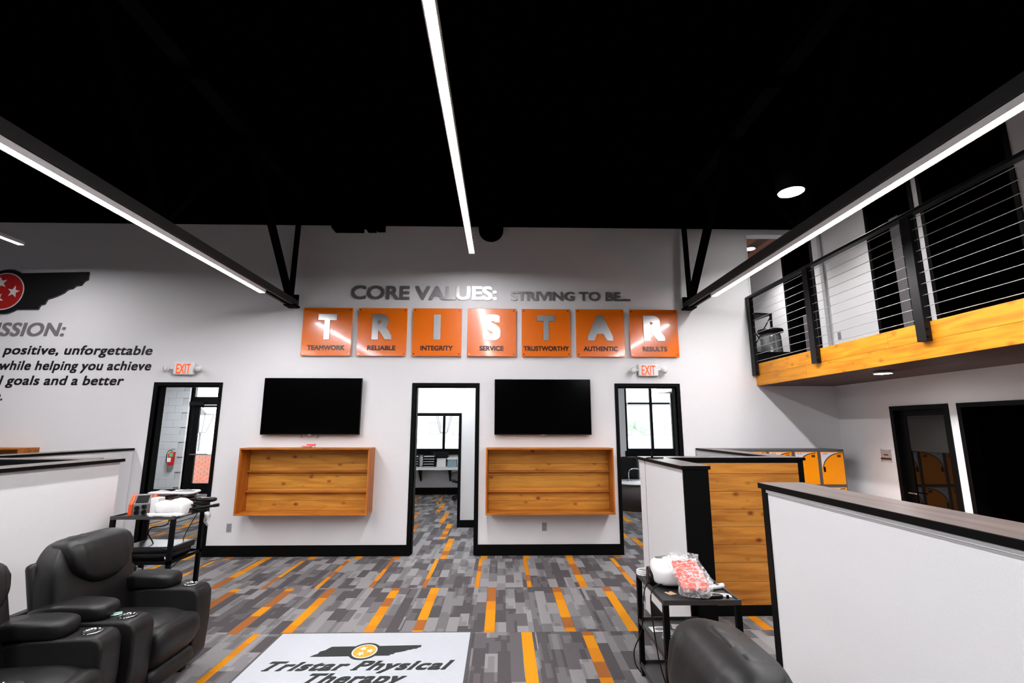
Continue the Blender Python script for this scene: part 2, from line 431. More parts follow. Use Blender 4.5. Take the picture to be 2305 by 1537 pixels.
BX('side_panel', XR+.06, XR+.15, 7.52, 7.95, 2.78, 3.72, mat('mauve_grey', (.13,.115,.13), .6), w3)
# door with glass lite on the right wall
dr = struct('door_4')
m = MB(); y0, y1, z1 = 5.44, 6.28, 2.086
m.box(XR-.015, XR+T, y0, y0+.055, 0, z1).box(XR-.015, XR+T, y1-.055, y1, 0, z1).box(XR-.015, XR+T, y0+.055, y1-.055, z1-.055, z1)
m.build('frame', BLACK, dr)
m = MB(); a, b = y0+.055, y1-.055
m.box(XR+.05, XR+.09, a, a+.08, 0.01, z1-.055).box(XR+.05, XR+.09, b-.12, b, 0.01, z1-.055).box(XR+.05, XR+.09, a+.08, b-.12, z1-.13, z1-.055).box(XR+.05, XR+.09, a+.08, b-.12, .01, .18)
m.build('door_leaf', BLACK, dr)
BX('pane', XR+.062, XR+.07, a+.08, b-.12, .18, z1-.13, GLASSD, dr)
BX('roller_shade', XR+.054, XR+.060, a+.085, b-.125, 1.52, z1-.135, SHADE, dr)
h = MB().tube([(XR+.05, b-.06, 1.0), (XR+.0, b-.06, 1.0), (XR-.005, b-.09, 1.0), (XR-.005, b-.19, 1.0)], .009, 8).build('door_handle', CHROME, dr)
# three door frames of the back wall
for i, (a, b) in enumerate(DO):
    d = struct('door_%d' % (i+1)); f = .053; pf = .012
    for nm, (u0, u1, v0, v1) in (('jamb', (a-.001-f, a, 0, OT+f)), ('jamb', (b, b+f, 0, OT+f)), ('head', (a, b, OT, OT+f))):
        q = MB().box(u0, u1, D-pf, D+T+pf, v0, v1)
        q.build(nm, BLACK, d, bevel=.003)
    # stops
    MB().box(a, a+.012, D+.05, D+T, 0, OT).box(b-.012, b, D+.05, D+T, 0, OT).box(a+.012, b-.012, D+.05, D+T, OT-.012, OT).build('stop', BLACK, d)
# baseboards
segs = [(-5.37, -5.22), (-4.202, -1.36), (-.337, 1.723)]
bb = struct('baseboard_back')
for a, b in segs: BX('board', a, b, D-.014, D, 0.0, .15, BLACK, bb)
BX('board', 2.735, 2.93, D-.014, D, 0, .15, BLACK, bb)
bb = struct('baseboard_right'); BX('board', XR-.014, XR, 6.28, D, 0, .15, BLACK, bb)

# ------------------------------------------------------------------ rooms beyond
we = struct('wall_exterior')
m = MB()
def we_box(x0, x1, z0, z1): m.box(x0, x1, YE, YE+.2, z0, z1)
we_box(-12.2, -10.3, 0, 3.4); we_box(-8.70+.0, -8.66, 0, 3.4)
we_box(-7.6, -3.2, 0, 3.4); we_box(-3.2, -.6, 0, 1.16); we_box(-3.2, -.6, 2.55, 3.4); we_box(-.6, 3.50, 0, 3.4)
we_box(3.50, 4.90, 0, 1.0); we_box(3.50, 4.90, 3.2, 3.4); we_box(4.90, 7.2, 0, 3.4); we_box(-8.66, -7.6, 3.05, 3.4)
m.build('plaster', WHITE, we)
m = MB().box(-10.3, -8.70, YE+.03, YE+.2, 0, 3.4).build('block_backing', MORTAR, we)
blk = MB().rbox(-.1985, .1985, -.03, .0, -.0985, .0985, .003, 1, smooth=False).build('block', CMU, we)
fb = True
for r_ in range(1, 17):
    for c in range(5):
        x = -10.1 + .4*c + (.2 if r_ % 2 else 0)
        if x > -8.85: continue
        o = blk if fb else blk.copy()
        if not fb: COL.objects.link(o)
        fb = False
        o.location = (x, YE+.03, -.1 + .2*r_ + .0)
BX('pale_corner_trim', -8.74, -8.70, YE-.01, YE+.02, .15, 3.4, WHITE, we)
wv = struct('wall_vestibule')
m = MB().box(-10.0, -9.85, D+T, YE, 0, 3.4)
m.build('plaster', mat('grey_wall_paint', (.52, .53, .55), .6), wv)
wp = struct('wall_inner')
MB().box(-3.2, -1.62, 9.23, 9.35, 0, 3.4).box(-1.62, -.815, 9.23, 9.35, 2.02, 3.4).box(-.815, 1.0, 9.23, 9.35, 0, 3.4).build('plaster', WHITE, wp)
MB().box(-3.3, -3.2, D+T, YE, 0, 3.4).box(1.0, 1.1, D+T, YE, 0, 3.4).build('side_walls', WHITE, wp)
MB().box(6.2, 6.3, D+T+2.3, YE, 0, 3.4).build('far_side_wall', WHITE, wp)
d5 = struct('door_5')
for nm, q in (('jamb', (-1.62-.05, -1.62, 0, 2.075)), ('jamb', (-.815, -.762, 0, 2.075)), ('head', (-1.62, -.815, 2.02, 2.075))):
    BX(nm, q[0], q[1], 9.218, 9.362, q[2], q[3], BLACK, d5)
bb = struct('baseboard_inner')
BX('board', -.76, 1.0, 9.216, 9.23, 0, .13, BLACK, bb); BX('board', -3.2, -.6, YE-.014, YE, 0, .18, BLACK, bb)
BX('board', -9.85, -8.66, YE-.014, YE, 0, .15, BLACK, bb)
ci = struct('ceiling_rooms')
BX('ceiling_board', -12.2, 3.9, D+T, YE+.2, 3.4, 3.46, WHITE, ci)
BX('ceiling_board', 3.9, 7.2, 9.75, YE+.2, 3.4, 3.46, WHITE, ci)
# windows of the exterior wall
def ext_window(name, x0, x1, z0, z1, vs, hs, sill=True):
    r = struct(name); f = .06; y0, y1 = YE+.02, YE+.10
    m = MB().box(x0, x0+f, y0, y1, z0, z1).box(x1-f, x1, y0, y1, z0, z1).box(x0+f, x1-f, y0, y1, z1-f, z1).box(x0+f, x1-f, y0, y1, z0, z0+f)
    m.build('window_frame', BLACK, r)
    xs = [x0+f] + vs + [x1-f]; zs = [z0+f] + hs + [z1-f]
    for v in vs: BX('mullion', v-.035, v+.035, y0, y1, z0+f, z1-f, BLACK, r)
    for h_ in hs:
        for a, b in zip(xs[:-1], xs[1:]): BX('transom_bar', a+.036, b-.036, y0+.01, y1-.01, h_-.025, h_+.025, BLACK, r)
    for a, b in zip(xs[:-1], xs[1:]):
        for c, d in zip(zs[:-1], zs[1:]): BX('pane', a, b, YE+.06, YE+.064, c, d, GLASS, r)
    if sill: BX('sill', x0-.04, x1+.04, YE-.04, YE+.02, z0-.10, z0, BLACK, r)
    return r
ext_window('window_5', -3.2, -.6, 1.16, 2.55, [-1.617], [])
ext_window('window_6', 3.50, 4.90, 1.16, 3.2, [4.257], [2.483])
MB().box(3.46, 4.94, YE-.02, YE+.02, .98, 1.11).build('apron', BLACK, bpy.data.objects['window_6'])
# glazed entrance door of the vestibule
d6 = struct('door_6')
y0, y1 = YE, YE+.1
m = MB().box(-8.70, -8.60, y0, y1, 0, 3.05).box(-7.70, -7.6, y0, y1, 0, 3.05).box(-8.6, -7.7, y0, y1, 2.42, 2.64).box(-8.6, -7.7, y0, y1, 2.98, 3.05)
m.build('frame', BLACK, d6)
m = MB().box(-8.59, -8.43, y0+.02, y1-.03, .02, 2.41).box(-7.86, -7.71, y0+.02, y1-.03, .02, 2.41).box(-8.43, -7.86, y0+.02, y1-.03, 2.35, 2.41).box(-8.43, -7.86, y0+.02, y1-.03, .02, .30)
m.build('door_leaf', BLACK, d6)
BX('pane', -8.43, -7.86, YE+.045, YE+.05, .30, 2.35, GLASS, d6)
BX('pane', -8.6, -7.7, YE+.045, YE+.05, 2.64, 2.98, GLASS, d6)
m = MB().tube([(-8.52, YE+.02, 1.07), (-8.52, YE-.06, 1.07), (-7.80, YE-.06, 1.07), (-7.80, YE+.02, 1.07)], .022, 8, steps=1)
m.build('push_bar', CHROME, d6)
BX('door_closer', -8.68, -8.30, YE-.07, YE-.005, 2.40, 2.50, PLASTB, d6)

# ceiling lights of the rooms beyond
def panel_light(x, y, z, lbl, st, sx=.6, sy=1.2):
    t = thing('ceiling_light', lbl, 'light', (x, y, z), group='flat lights of the rooms beyond')
    MB().box(-sx/2-.03, sx/2+.03, -sy/2-.03, sy/2+.03, -.03, 0).build('housing', PLASTW, t)
    e = MB().box(-sx/2, sx/2, -sy/2, sy/2, -.035, -.03).build('diffuser', mat('panel_lens', (.95,.98,1), .5, emit=st), t)
panel_light(-7.6, 11.6, 3.4, 'flat white ceiling light in the vestibule behind the left doorway', 75)
panel_light(-1.0, 8.3, 3.4, 'flat white ceiling light just behind the middle doorway', 30)
panel_light(-1.4, 11.6, 3.4, 'flat white ceiling light over the counter room with the paper trays', 26)
panel_light(3.0, 9.6, 3.4, 'flat white ceiling light in the office behind the right doorway', 30)

# beyond the balcony passage (upper level)
wu = struct('wall_upper')
MB().box(3.2, XR+T, 9.7, 9.85, 2.5, 5.2).build('plaster', WHITE, wu)
MB().box(3.3, 3.4, D+T, 9.7, 2.5, 5.2).build('side_plaster', WHITE, wu)
cu = struct('ceiling_upper')
for i in range(9):
    BX('plank', 3.4+.195*i, 3.4+.195*i+.19, D+T, 9.7, 4.98, 5.0, SOFF if i % 2 else wood('cedar_%d' % i, (.36,.12,.06), (.24,.075,.04), 1, knots=False), cu)
def downlight(name, lbl, x, y, z, r, drop=.015, st=25, grp=None, power=0, spot=True):
    t = thing(name, lbl, 'light', (x, y, z), group=grp)
    MB().lathe([(r*1.12, 0), (r*1.12, -drop), (r*1.0, -drop), (r*1.0, -drop+.004)], n=32).build('trim_ring', PLASTW if drop < .1 else BLACK, t)
    MB().lathe([(.001, -drop+.002), (r*.985, -drop+.002), (r*.985, -drop+.001), (.001, -drop+.001)], n=32).build('lens', mat('lamp_lens', (1, .97, .95), .5, emit=st), t)
    if power:
        l = bpy.data.lights.new('lamp', 'AREA'); l.shape = 'DISK'; l.size = r*1.8; l.energy = power; l.color = (1, .97, .96)
        l.spread = R(125)
        lo = bpy.data.objects.new('lamp', l); COL.objects.link(lo); lo.parent = t; lo.location = (0, 0, -drop-.006)
    return t
downlight('downlight', 'small glowing downlight in the wooden ceiling seen through the balcony opening', 4.45, 8.05, 4.98, .085, st=60, power=28)
downlight('downlight', 'small oval downlight under the wooden balcony', 4.315, 5.284, 2.425, .085, st=60, power=26)
downlight('downlight', 'downlight under the balcony beyond the right edge', 4.315, 2.9, 2.425, .085, st=60, power=26)
downlight('pendant_downlight', 'large round white lamp hanging under the black ceiling above the balcony', 3.973, 6.02, ZC, .165, drop=ZC-5.0, st=40, power=38)

# ------------------------------------------------------------------ trusses, lights, duct
def truss(x, lbl):
    t = thing('roof_truss', lbl, 'truss', (x, D, 3.64), group=None)
    z = lambda v: v-3.64
    y = lambda v: v-D
    MB().box(-.065, -.03, y(-3.1), y(7.26), 0, .10).box(.03, .065, y(-3.1), y(7.26), 0, .10).box(-.03, .03, y(-3.1), y(7.26), .08, .098).build('bottom_chord', CHORDLIT, t)
    MB().box(-.09, .09, y(-3.1), y(7.2), z(5.42), z(5.55)).build('top_chord', TRUSSM, t)
    MB().box(-.085, .085, y(7.08), y(7.272), -.012, .015).box(-.06, .06, y(7.24), y(7.272), .015, .20).build('bearing_plate', TRUSSM, t)
    def bar(y0, z0, y1, z1, w=.075):
        MB().cyl((0, y(y0), z(z0)), (0, y(y1), z(z1)), w*.62, n=4, smooth=False).build('web_bar', TRUSSM, t)
    bar(7.10, 3.72, 5.60, 5.45, .10); bar(7.12, 3.72, 7.19, 5.45, .07)
    yy = 5.60; up = False
    while yy > -2.4:
        bar(yy, 5.45 if not up else 3.74, yy-1.25, 3.74 if not up else 5.45, .07); yy -= 1.25; up = not up
    return t
truss(-3.23, 'black steel roof truss on the left, ending at the wall by the first orange square')
truss(2.92, 'black steel roof truss on the right, ending at the wall by the last orange square')
def linear(x, z, y0, y1, lbl, susp=False):
    t = thing('linear_light', lbl, 'light', (x, y1, z))
    L = y1-y0
    MB().box(-.043, -.034, -L, 0, -.002, .045).box(.034, .043, -L, 0, -.002, .045).box(-.034, .034, -L, 0, .036, .045).box(-.043, .043, 0, .006, -.002, .045).build('housing', PLASTW if not susp else PLASTW, t)
    MB().box(-.033, .033, -L+.002, -.002, 0, .03).build('diffuser', LENS, t)
    if susp:
        for k in range(4): MB().cyl((0, -.4-k*2.6, .045), (0, -.4-k*2.6, ZC-z), .0025, n=5).build('hanger', STEEL, t)
    else:
        pass
    return t
linear(-3.23, 3.592, -2.9, 6.27, 'long white LED strip under the left truss')
linear(2.92, 3.592, -2.9, 6.30, 'long white LED strip under the right truss beside the balcony')
linear(-.437, 4.26, -2.9, 6.50, 'long white LED strip hanging in the middle of the room', True)
linear(-6.58, 4.26, -2.9, 6.32, 'white LED strip at the far left edge above the state emblem', True)
t = thing('air_duct', 'round black air duct running along the black ceiling to the wall', 'duct', (-.184, D, 4.94))
MB().cyl((0, -9.5, 0), (0, -.003, 0), .197, n=32).build('duct_tube', DARKCEIL, t)
for k in range(6): MB().cyl((0, -.9-k*1.5, 0), (0, -.87-k*1.5, 0), .203, n=32).build('band', DARKCEIL, t)
for k in range(4): MB().box(-.20, -.19, -.9-k*2.4, -.88-k*2.4, 0, ZC-4.94).box(.19, .20, -.9-k*2.4, -.88-k*2.4, 0, ZC-4.94).build('strap', DARKCEIL, t)
t = thing('ceiling_box', 'flat black equipment box on the wall top left of the duct', 'box', (-2.27, D-.12, 5.0))
MB().box(-.40, .05, -.10, .119, -.125, .25).box(.12, .25, -.10, .119, -.12, .25).box(.27, .39, -.06, .119, -.11, .25).box(.05, .12, -.06, .119, -.06, .25).build('housing', DARKCEIL, t)
MB().cyl((-.3, 0, .25), (-.3, 0, .59), .01, n=6).cyl((.3, 0, .25), (.3, 0, .59), .01, n=6).build('hanger', DARKCEIL, t)

# ------------------------------------------------------------------ lettering
def text_raw(s):
    c = bpy.data.curves.new('t', 'FONT'); c.body = s; c.size = 1; c.resolution_u = 6
    o = bpy.data.objects.new('t', c); COL.objects.link(o); bpy.context.view_layer.update()
    dg = bpy.context.evaluated_depsgraph_get(); me = bpy.data.meshes.new_from_object(o.evaluated_get(dg))
    vs = [v.co.to_2d() for v in me.vertices]; fs = [list(p.vertices) for p in me.polygons]
    bpy.data.objects.remove(o); bpy.data.curves.remove(c); bpy.data.meshes.remove(me)
    return vs, fs
_cap = text_raw('E'); CAPH = max(v.y for v in _cap[0]) - min(v.y for v in _cap[0])
_g = {}
def glyph(ch):
    if ch not in _g: _g[ch] = text_raw(ch)
    return _g[ch]
def layout(s):
    """(char, left x, right x) in font units"""
    out = []
    for i, ch in enumerate(s):
        if ch == ' ': continue
        vs, _ = text_raw(s[:i+1]); gx = glyph(ch)[0]
        r = max(v.x for v in vs); wd = max(v.x for v in gx)-min(v.x for v in gx)
        # characters like 'f' may overhang; right edge of the prefix is good enough
        out.append((ch, r-wd, r))
    return out
def letters(s, x0, x1, zbase, cap, name, mt, parent, y=0.0, depth=.01, bold=.05, shear=0, each=True, plane='xz', serif=False, track=0):
    """raised letters between x0 and x1; glyphs are thickened by overlaying shifted copies"""
    lay = layout(s)
    if track:
        lay = [(c, a+track*i, b+track*i) for i, (c, a, b) in enumerate(lay)]
    lo = min(a for _, a, _ in lay)-bold/2; hi = max(b for _, _, b in lay)+bold/2
    sx = (x1-x0)/(hi-lo+shear*CAPH*.9); sz = cap/(CAPH+bold)
    mb = MB()
    for ch, a, b in lay:
        if each: mb = MB()
        vs, fs = glyph(ch); gx = min(v.x for v in vs)
        n = len(vs)
        for k, (dx, dz) in enumerate(((-1,-1),(1,-1),(1,1),(-1,1),(0,0)) + (((0,-1),(0,1),(-1,0),(1,0),(-.5,-.5),(.5,.5),(-.5,.5),(.5,-.5)) if bold > .065 else ())):
            e = depth+k*.00012
            P = []
            for lev in (0, e):
                for v in vs:
                    px = v.x-gx+a+dx*bold/2; pz = v.y+dz*bold/2+bold/2
                    X = x0+(px-lo+shear*pz)*sx; Z = zbase+pz*sz
                    P.append((X, y-lev, Z) if plane == 'xz' else (X, Z, y+lev))
            F = [[i+n for i in f] for f in fs]
            ed = {}
            for f in fs:
                for i in range(len(f)):
                    u, v_ = f[i], f[(i+1) % len(f)]
                    if (v_, u) in ed: del ed[(v_, u)]
                    else: ed[(u, v_)] = 1
            F += [[u, v_, v_+n, u+n] for u, v_ in ed]
            mb._add(P, F)
        if serif and ch in serif:
            e = depth+.0008
            for fx, zy, wdt in serif[ch]:
                cxx = a+(b-a)*fx
                q = []
                for (uu, vv) in ((-wdt, 0), (wdt, 0), (wdt, .055), (-wdt, .055)):
                    pz = zy+vv+bold/2; X = x0+(cxx+uu-lo+shear*pz)*sx; q.append((X, zbase+pz*sz))
                if plane == 'xz': mb.prism(q, y-e, y, 'y')
                else: mb.prism(q, y, y+e, 'z')
        if each:
            mb.build(name, mt, parent)
    if not each: return mb.build(name, mt, parent)

t = thing('wall_lettering', 'large brushed metal capital letters CORE VALUES high on the back wall', 'sign', (0, 0, 0))
letters('CORE VALUES:', -2.368, -.086, 3.778, .218, 'letter', BRUSH, t, y=D-.004, depth=.016, bold=.055)
t = thing('wall_lettering', 'smaller metal capital letters STRIVING TO BE... right of CORE VALUES', 'sign', (0, 0, 0))
letters('STRIVING TO BE...', .13, 2.027, 3.775, .143, 'letter', BRUSH, t, y=D-.004, depth=.014, bold=.06)
WORDS = [('T', 'TEAMWORK', .57, .28), ('R', 'RELIABLE', .43, .31), ('I', 'INTEGRITY', .495, .105), ('S', 'SERVICE', .37, .27),
         ('T', 'TRUSTWORTHY', .70, .28), ('A', 'AUTHENTIC', .53, .40), ('R', 'RESULTS', .38, .33)]
ordn = ['leftmost', 'second', 'third', 'middle', 'fifth', 'sixth', 'rightmost']
for i, (c, wd, ww, lw) in enumerate(WORDS):
    x = -3.065+.842*i+.3785
    t = thing('value_panel', 'glossy orange square sign with metal letter %s above the word %s, %s of the row' % (c, wd, ordn[i]), 'sign', (x, D, 2.878), group=None)
    MB().rbox(-.3785, .3785, -.045, -.036, 0, .752, .003, 2).build('plate', ORANGE, t)
    letters(c, -lw/2, lw/2, .255, .395, 'letter', BRUSH, t, y=-.045, depth=.012, bold=.10, each=False)
    letters(wd, -ww/2, ww/2, .088, .074, 'word', DKRED, t, y=-.045, depth=.002, bold=.075, each=False)
    for sx in (-1, 1):
        for z in (.035, .717):
            MB().cyl((sx*.343, -.052, z), (sx*.343, -.001, z), .0085, n=12).build('standoff', CHROME, t)
t = thing('wall_lettering', 'grey slanted capital letters ending in SSION: under the state emblem', 'sign', (0, 0, 0))
lay = layout('MISSION:')
full = 1.0*(lay[-1][2]-lay[0][1]); vis = lay[-1][2]-lay[2][1]
letters('MISSION:', -6.65-.975*full/vis, -6.65, 3.168, .208, 'letter', GREYV, t, y=D-.002, depth=.006, bold=.05, shear=.16, track=.02)
for s, a, b, z, lb in (('a positive, unforgettable', -7.70, -5.30, 2.885, 'top'), ('while helping you achieve', -7.56, -5.289, 2.65, 'second'),
                   ('al goals and a better', -7.62, -5.668, 2.425, 'third'), ('e.', -7.52, -7.40, 2.195, 'bottom')):
    t = thing('wall_lettering', 'black slanted lettering, %s line of the mission text, reading %s' % (lb, s.replace(',', '')), 'sign')
    letters(s, a, b, z, .143, 'letter', INKB, t, y=D-.001, depth=.0015, bold=.05, shear=.16, track=.035)

# state emblem
STATE = [(-6.437,4.185),(-6.436,4.061),(-6.488,4.035),(-6.525,3.968),(-6.61,3.959),(-6.643,3.917),(-6.719,3.9),(-6.772,3.842),(-6.888,3.783),
         (-6.999,3.742),(-7.025,3.667),(-7.085,3.651),(-7.113,3.585),(-8.95,3.55),(-8.88,3.66),(-8.82,3.72),(-8.80,3.85),(-8.70,3.93),(-8.66,4.03),(-8.60,4.13),(-7.4,4.156)]
def circle(cx, cy, r, n=48): return [(cx+r*math.cos(2*PI*i/n), cy+r*math.sin(2*PI*i/n)) for i in range(n)]
def star(cx, cy, r, rot): return [(cx+(r if k % 2 == 0 else r*.40)*math.cos(rot+k*PI/5), cy+(r if k % 2 == 0 else r*.40)*math.sin(rot+k*PI/5)) for k in range(10)]
def grow(poly, d):
    out = []; n = len(poly)
    for i in range(n):
        a, b, c = Vector(poly[i-1]), Vector(poly[i]), Vector(poly[(i+1) % n])
        n1 = (b-a).normalized(); n2 = (c-b).normalized(); nn = Vector((n1.y+n2.y, -n1.x-n2.x))
        nn = nn.normalized() if nn.length > .01 else Vector((n1.y, -n1.x))
        out.append((b.x-nn.x*d, b.y-nn.y*d))
    return out
ex, ez = -7.645, 3.86
t = thing('state_emblem', 'black state-shaped wall emblem with three white stars in a red disc', 'sign', (0, 0, 0))
loc = lambda P: P
MB().prism(STATE, D-.030, D-.001, 'y').prism(circle(ex, ez, .352), D-.031, D-.001, 'y').build('backing', EMBW if False else INKB, t)
MB().prism(grow(STATE, -.014), D-.034, D-.0305, 'y').build('red_outline', RED, t)
MB().prism(grow(STATE, -.006), D-.038, D-.0345, 'y').prism(circle(ex, ez, .345), D-.039, D-.0345, 'y').build('face', INKB, t)
MB().prism(circle(ex, ez, .293), D-.043, D-.0395, 'y').build('white_ring', EMBW, t)
MB().prism(circle(ex, ez, .278), D-.047, D-.0435, 'y').build('red_disc', RED, t)
for a, rot in ((0, .15), (2*PI/3, .55), (4*PI/3, 1.0)):
    MB().prism(star(ex+.145*math.cos(a-.05), ez+.145*math.sin(a-.05), .098, rot), D-.051, D-.0475, 'y').build('star', EMBW, t)

# exit signs
def exit_sign(x, z, lbl):
    t = thing('exit_sign', lbl, 'exit sign', (x, D, z))
    MB().rbox(-.155, .155, -.06, 0, -.095, .095, .018, 3).build('body', EXITW, t)
    letters('EXIT', -.105, .105, -.075, .145, 'letter', EXITR, t, y=-.06, depth=.003, bold=.03)
    for s in (-1, 1):
        e = MB().cyl((s*.16, -.03, 0), (s*.20, -.045, .0), .018, n=10).lathe([(.02, 0), (.048, .02), (.052, .055), (.046, .06)], n=20,
            M=Matrix.Translation((s*.225, -.045, 0)) @ Matrix.Rotation(R(100), 4, 'X') @ Matrix.Rotation(R(s*18), 4, 'Y')).build('emergency_lamp', PLASTW, t)
        MB().lathe([(.001, 0), (.044, 0), (.03, .01), (.001, .012)], n=20,
            M=Matrix.Translation((s*.225, -.045, 0)) @ Matrix.Rotation(R(100), 4, 'X') @ Matrix.Rotation(R(s*18), 4, 'Y') @ Matrix.Translation((0,0,.06))).build('lamp_glass', PLASTW, e)
    return t
exit_sign(-4.78, 2.675, 'white EXIT sign with two emergency lamps above the left doorway')
exit_sign(2.245, 2.675, 'white EXIT sign with two emergency lamps above the right doorway')

# televisions
def tv(x0, x1, z0, z1, lbl):
    cx = (x0+x1)/2; w_ = (x1-x0)/2; h_ = z1-z0
    t = thing('television', lbl, 'television', (cx, D-.085, z0))
    MB().rbox(-w_, w_, .0, .035, 0, h_, .004, 2).box(-.35, .35, .035, .055, .12, h_-.15).build('case', PLASTB, t)
    MB().box(-w_+.008, w_-.008, -.002, .0, .014, h_-.008).build('screen', SCREEN, t)
    MB().box(-.14, .14, .05, .085, .2, h_-.25).build('wall_mount', STEEL, t)
    MB().box(-.025, .025, -.004, .012, -.012, .004).build('sensor', PLASTG, t)
    return t
a = tv(-3.545, -2.095, 1.70, 2.535, 'large black flat television between the left and middle doorways')
MB().tube([(-.12, .03, .05), (-.12, .02, -.02), (-.115, .02, -.045)], .004).tube([(.12, .03, .05), (.12, .02, -.03), (.10, .02, -.05)], .004).build('mount_strap', PLASTB, a)
tv(-.108, 1.34, 1.70, 2.525, 'large black flat television between the middle and right doorways')

# wooden wall shelves
def wall_shelf(x0, x1, lbl):
    t = thing('wall_shelf', lbl, 'shelf', (x0, D, .605)); W = x1-x0; dp = .30; H = .912; k = .022
    BX('top_board', 0, W, -dp, -.001, H-k, H, WOODF, t, .002); BX('bottom_board', 0, W, -dp, -.001, 0, k, WOODF, t, .002)
    BX('side_board', 0, k, -dp, -.001, k+.001, H-k-.001, WOODZ, t, .002); BX('side_board', W-k, W, -dp, -.001, k+.001, H-k-.001, WOODZ, t, .002)
    zs = [k, .160, .335, .510, .680, H-k]
    for a, b in zip(zs[:-1], zs[1:]): BX('back_plank', k+.001, W-k-.001, -.022, -.002, a+.0012, b-.0012, WOODX, t, .0015)
    for z in (.278, .56): BX('ledge', k+.001, W-k-.001, -.085, -.0225, z, z+.022, WOODF, t, .002)
    return t
wall_shelf(-3.70, -1.87, 'wooden plank wall shelf under the left television')
wall_shelf(-.222, 1.605, 'wooden plank wall shelf under the right television')
wall_shelf(-8.60, -6.745, 'wooden wall shelf at the left edge, its top showing over the partition')
# small thing on the shelf top
t = thing('red_packet', 'small red and clear plastic packet on top of the left wooden shelf', 'packet', (-2.80, D-.15, 1.517), R(8))
MB().rbox(-.10, .09, -.05, .05, .0, .028, .01, 2).build('pouch', CLEAR, t)
MB().rbox(-.08, .04, -.035, .035, .004, .024, .006, 2).build('gel_pack', REDGEL, t)
MB().rbox(-.02, .10, -.03, .03, .030, .052, .006, 2).build('red_card', REDGEL, t)
MB().rbox(-.06, .02, -.04, .0, .0285, .034, .002, 1).build('white_label', PLASTW, t)
# outlets
def outlet(x, z, lbl, parent_loc=None, wall='back'):
    t = thing('wall_outlet', lbl, 'outlet', (x, D, z))
    MB().rbox(-.035, .035, -.006, 0, -.058, .058, .003, 2).build('cover_plate', OUTLET, t)
    for s in (-1, 1):
        o = MB().rbox(-.017, .017, -.009, -.006, s*.026-.015, s*.026+.015, .003, 1).build('socket', OUTLET, t)
        MB().box(-.008, -.005, -.0095, -.009, s*.026-.005, s*.026+.006).box(.005, .008, -.0095, -.009, s*.026-.005, s*.026+.006).build('slot', OUTLETD, o)
    return t
outlet(-3.898, .39, 'grey wall outlet left below the left wooden shelf')
outlet(.627, .39, 'grey wall outlet below the right wooden shelf')
o = outlet(0, 0, 'grey outlet low on the white wall behind the balcony railing'); o.location = (XR, 7.044, 3.19); o.rotation_euler.z = -PI/2

# room number sign on the right wall
t = thing('room_sign', 'small clear plaque with a dark wood strip beside the glass door', 'sign', (XR, 6.44, 1.36))
MB().box(-.012, -.001, -.085, .085, .0, .165).build('clear_plate', CLEAR, t)
MB().box(-.02, -.0125, -.085, .085, .03, .052).build('wood_strip', wood('dark_strip', (.12,.03,.02), (.08,.02,.01), 1, knots=False), t)
MB().box(-.016, -.0125, -.08, .08, .055, .15).build('name_card', mat('pinkish_card', (.50,.40,.38), .5), t)
MB().box(-.0165, -.016, -.045, .03, .085, .10).build('print_line', DKRED, t)
for y in (-.075, .075):
    for z in (.01, .155): MB().cyl((-.02, y, z), (0, y, z), .006, n=8).build('standoff', CHROME, t)

# ------------------------------------------------------------------ balcony
t = thing('balcony', 'wooden balcony with orange plank edge running along the right wall', 'balcony', (XB, D, 2.44)); bal = t
y = lambda v: v-D
x = lambda v: v-XB
MB().box(x(XB+.025), x(XR-.002), y(-3.1), y(D-.002), .035, .33).build('floor_slab', BLACK, t)
BX('end_beam', x(XB+.03), x(XR-.01), y(D-.05), y(D-.003), .0, .034, SOFF, t)
n = 7; w_ = (XR-.005-XB-.028)/n
for i in range(n):
    for a, b in ((-3.1, 2.1), (2.1, D-.052)):
        BX('soffit_board', x(XB+.028)+i*w_+.001, x(XB+.028)+(i+1)*w_-.001, y(a)+.001, y(b)-.001, .0, .02, SOFF, t)
for z0, z1, js in ((0.0, .165, [-3.1, .6, 3.35, 6.05, D-.002]), (.167, .335, [-3.1, 1.9, 4.7, 6.65, D-.002])):
    for a, b in zip(js[:-1], js[1:]): BX('fascia_board', 0, .025, y(a)+.0012, y(b)-.0012, z0, z1, WOODY, t, .0015)
t = thing('cable_railing', 'charcoal steel railing with thin horizontal cables along the balcony edge', 'railing', (XB, D, 2.6)); rl = t
py = [7.215, 5.785, 4.245, 2.72, 1.2, -.3, -1.8]
for i, p in enumerate(py):
    q = MB().box(-.062, -.002, y(p)-.05, y(p)+.05, -.005, 1.21).build('post', RAILM, t, bevel=.003)
    m = MB()
    for z in (.03, .10): m.cyl((-.045+.0, y(p)-.062, z), (-.045, y(p)-.05, z), .011, n=6, smooth=False)
    m.build('bolt', STEEL, q)
MB().rbox(-.07, .012, y(-2.6), y(7.268), 1.21, 1.245, .004, 2).build('top_rail', RAILM, t)
MB().box(-.055, -.012, y(-2.5), y(7.2), 1.0-.82, 1.0-.81).build('bottom_flat', RAILM, t) if False else None
for k in range(10):
    z = .205+.107*k-.0
    MB().cyl((-.032, y(-2.5), z), (-.032, y(7.20), z), .0034, n=6).build('cable', CABLE, t)

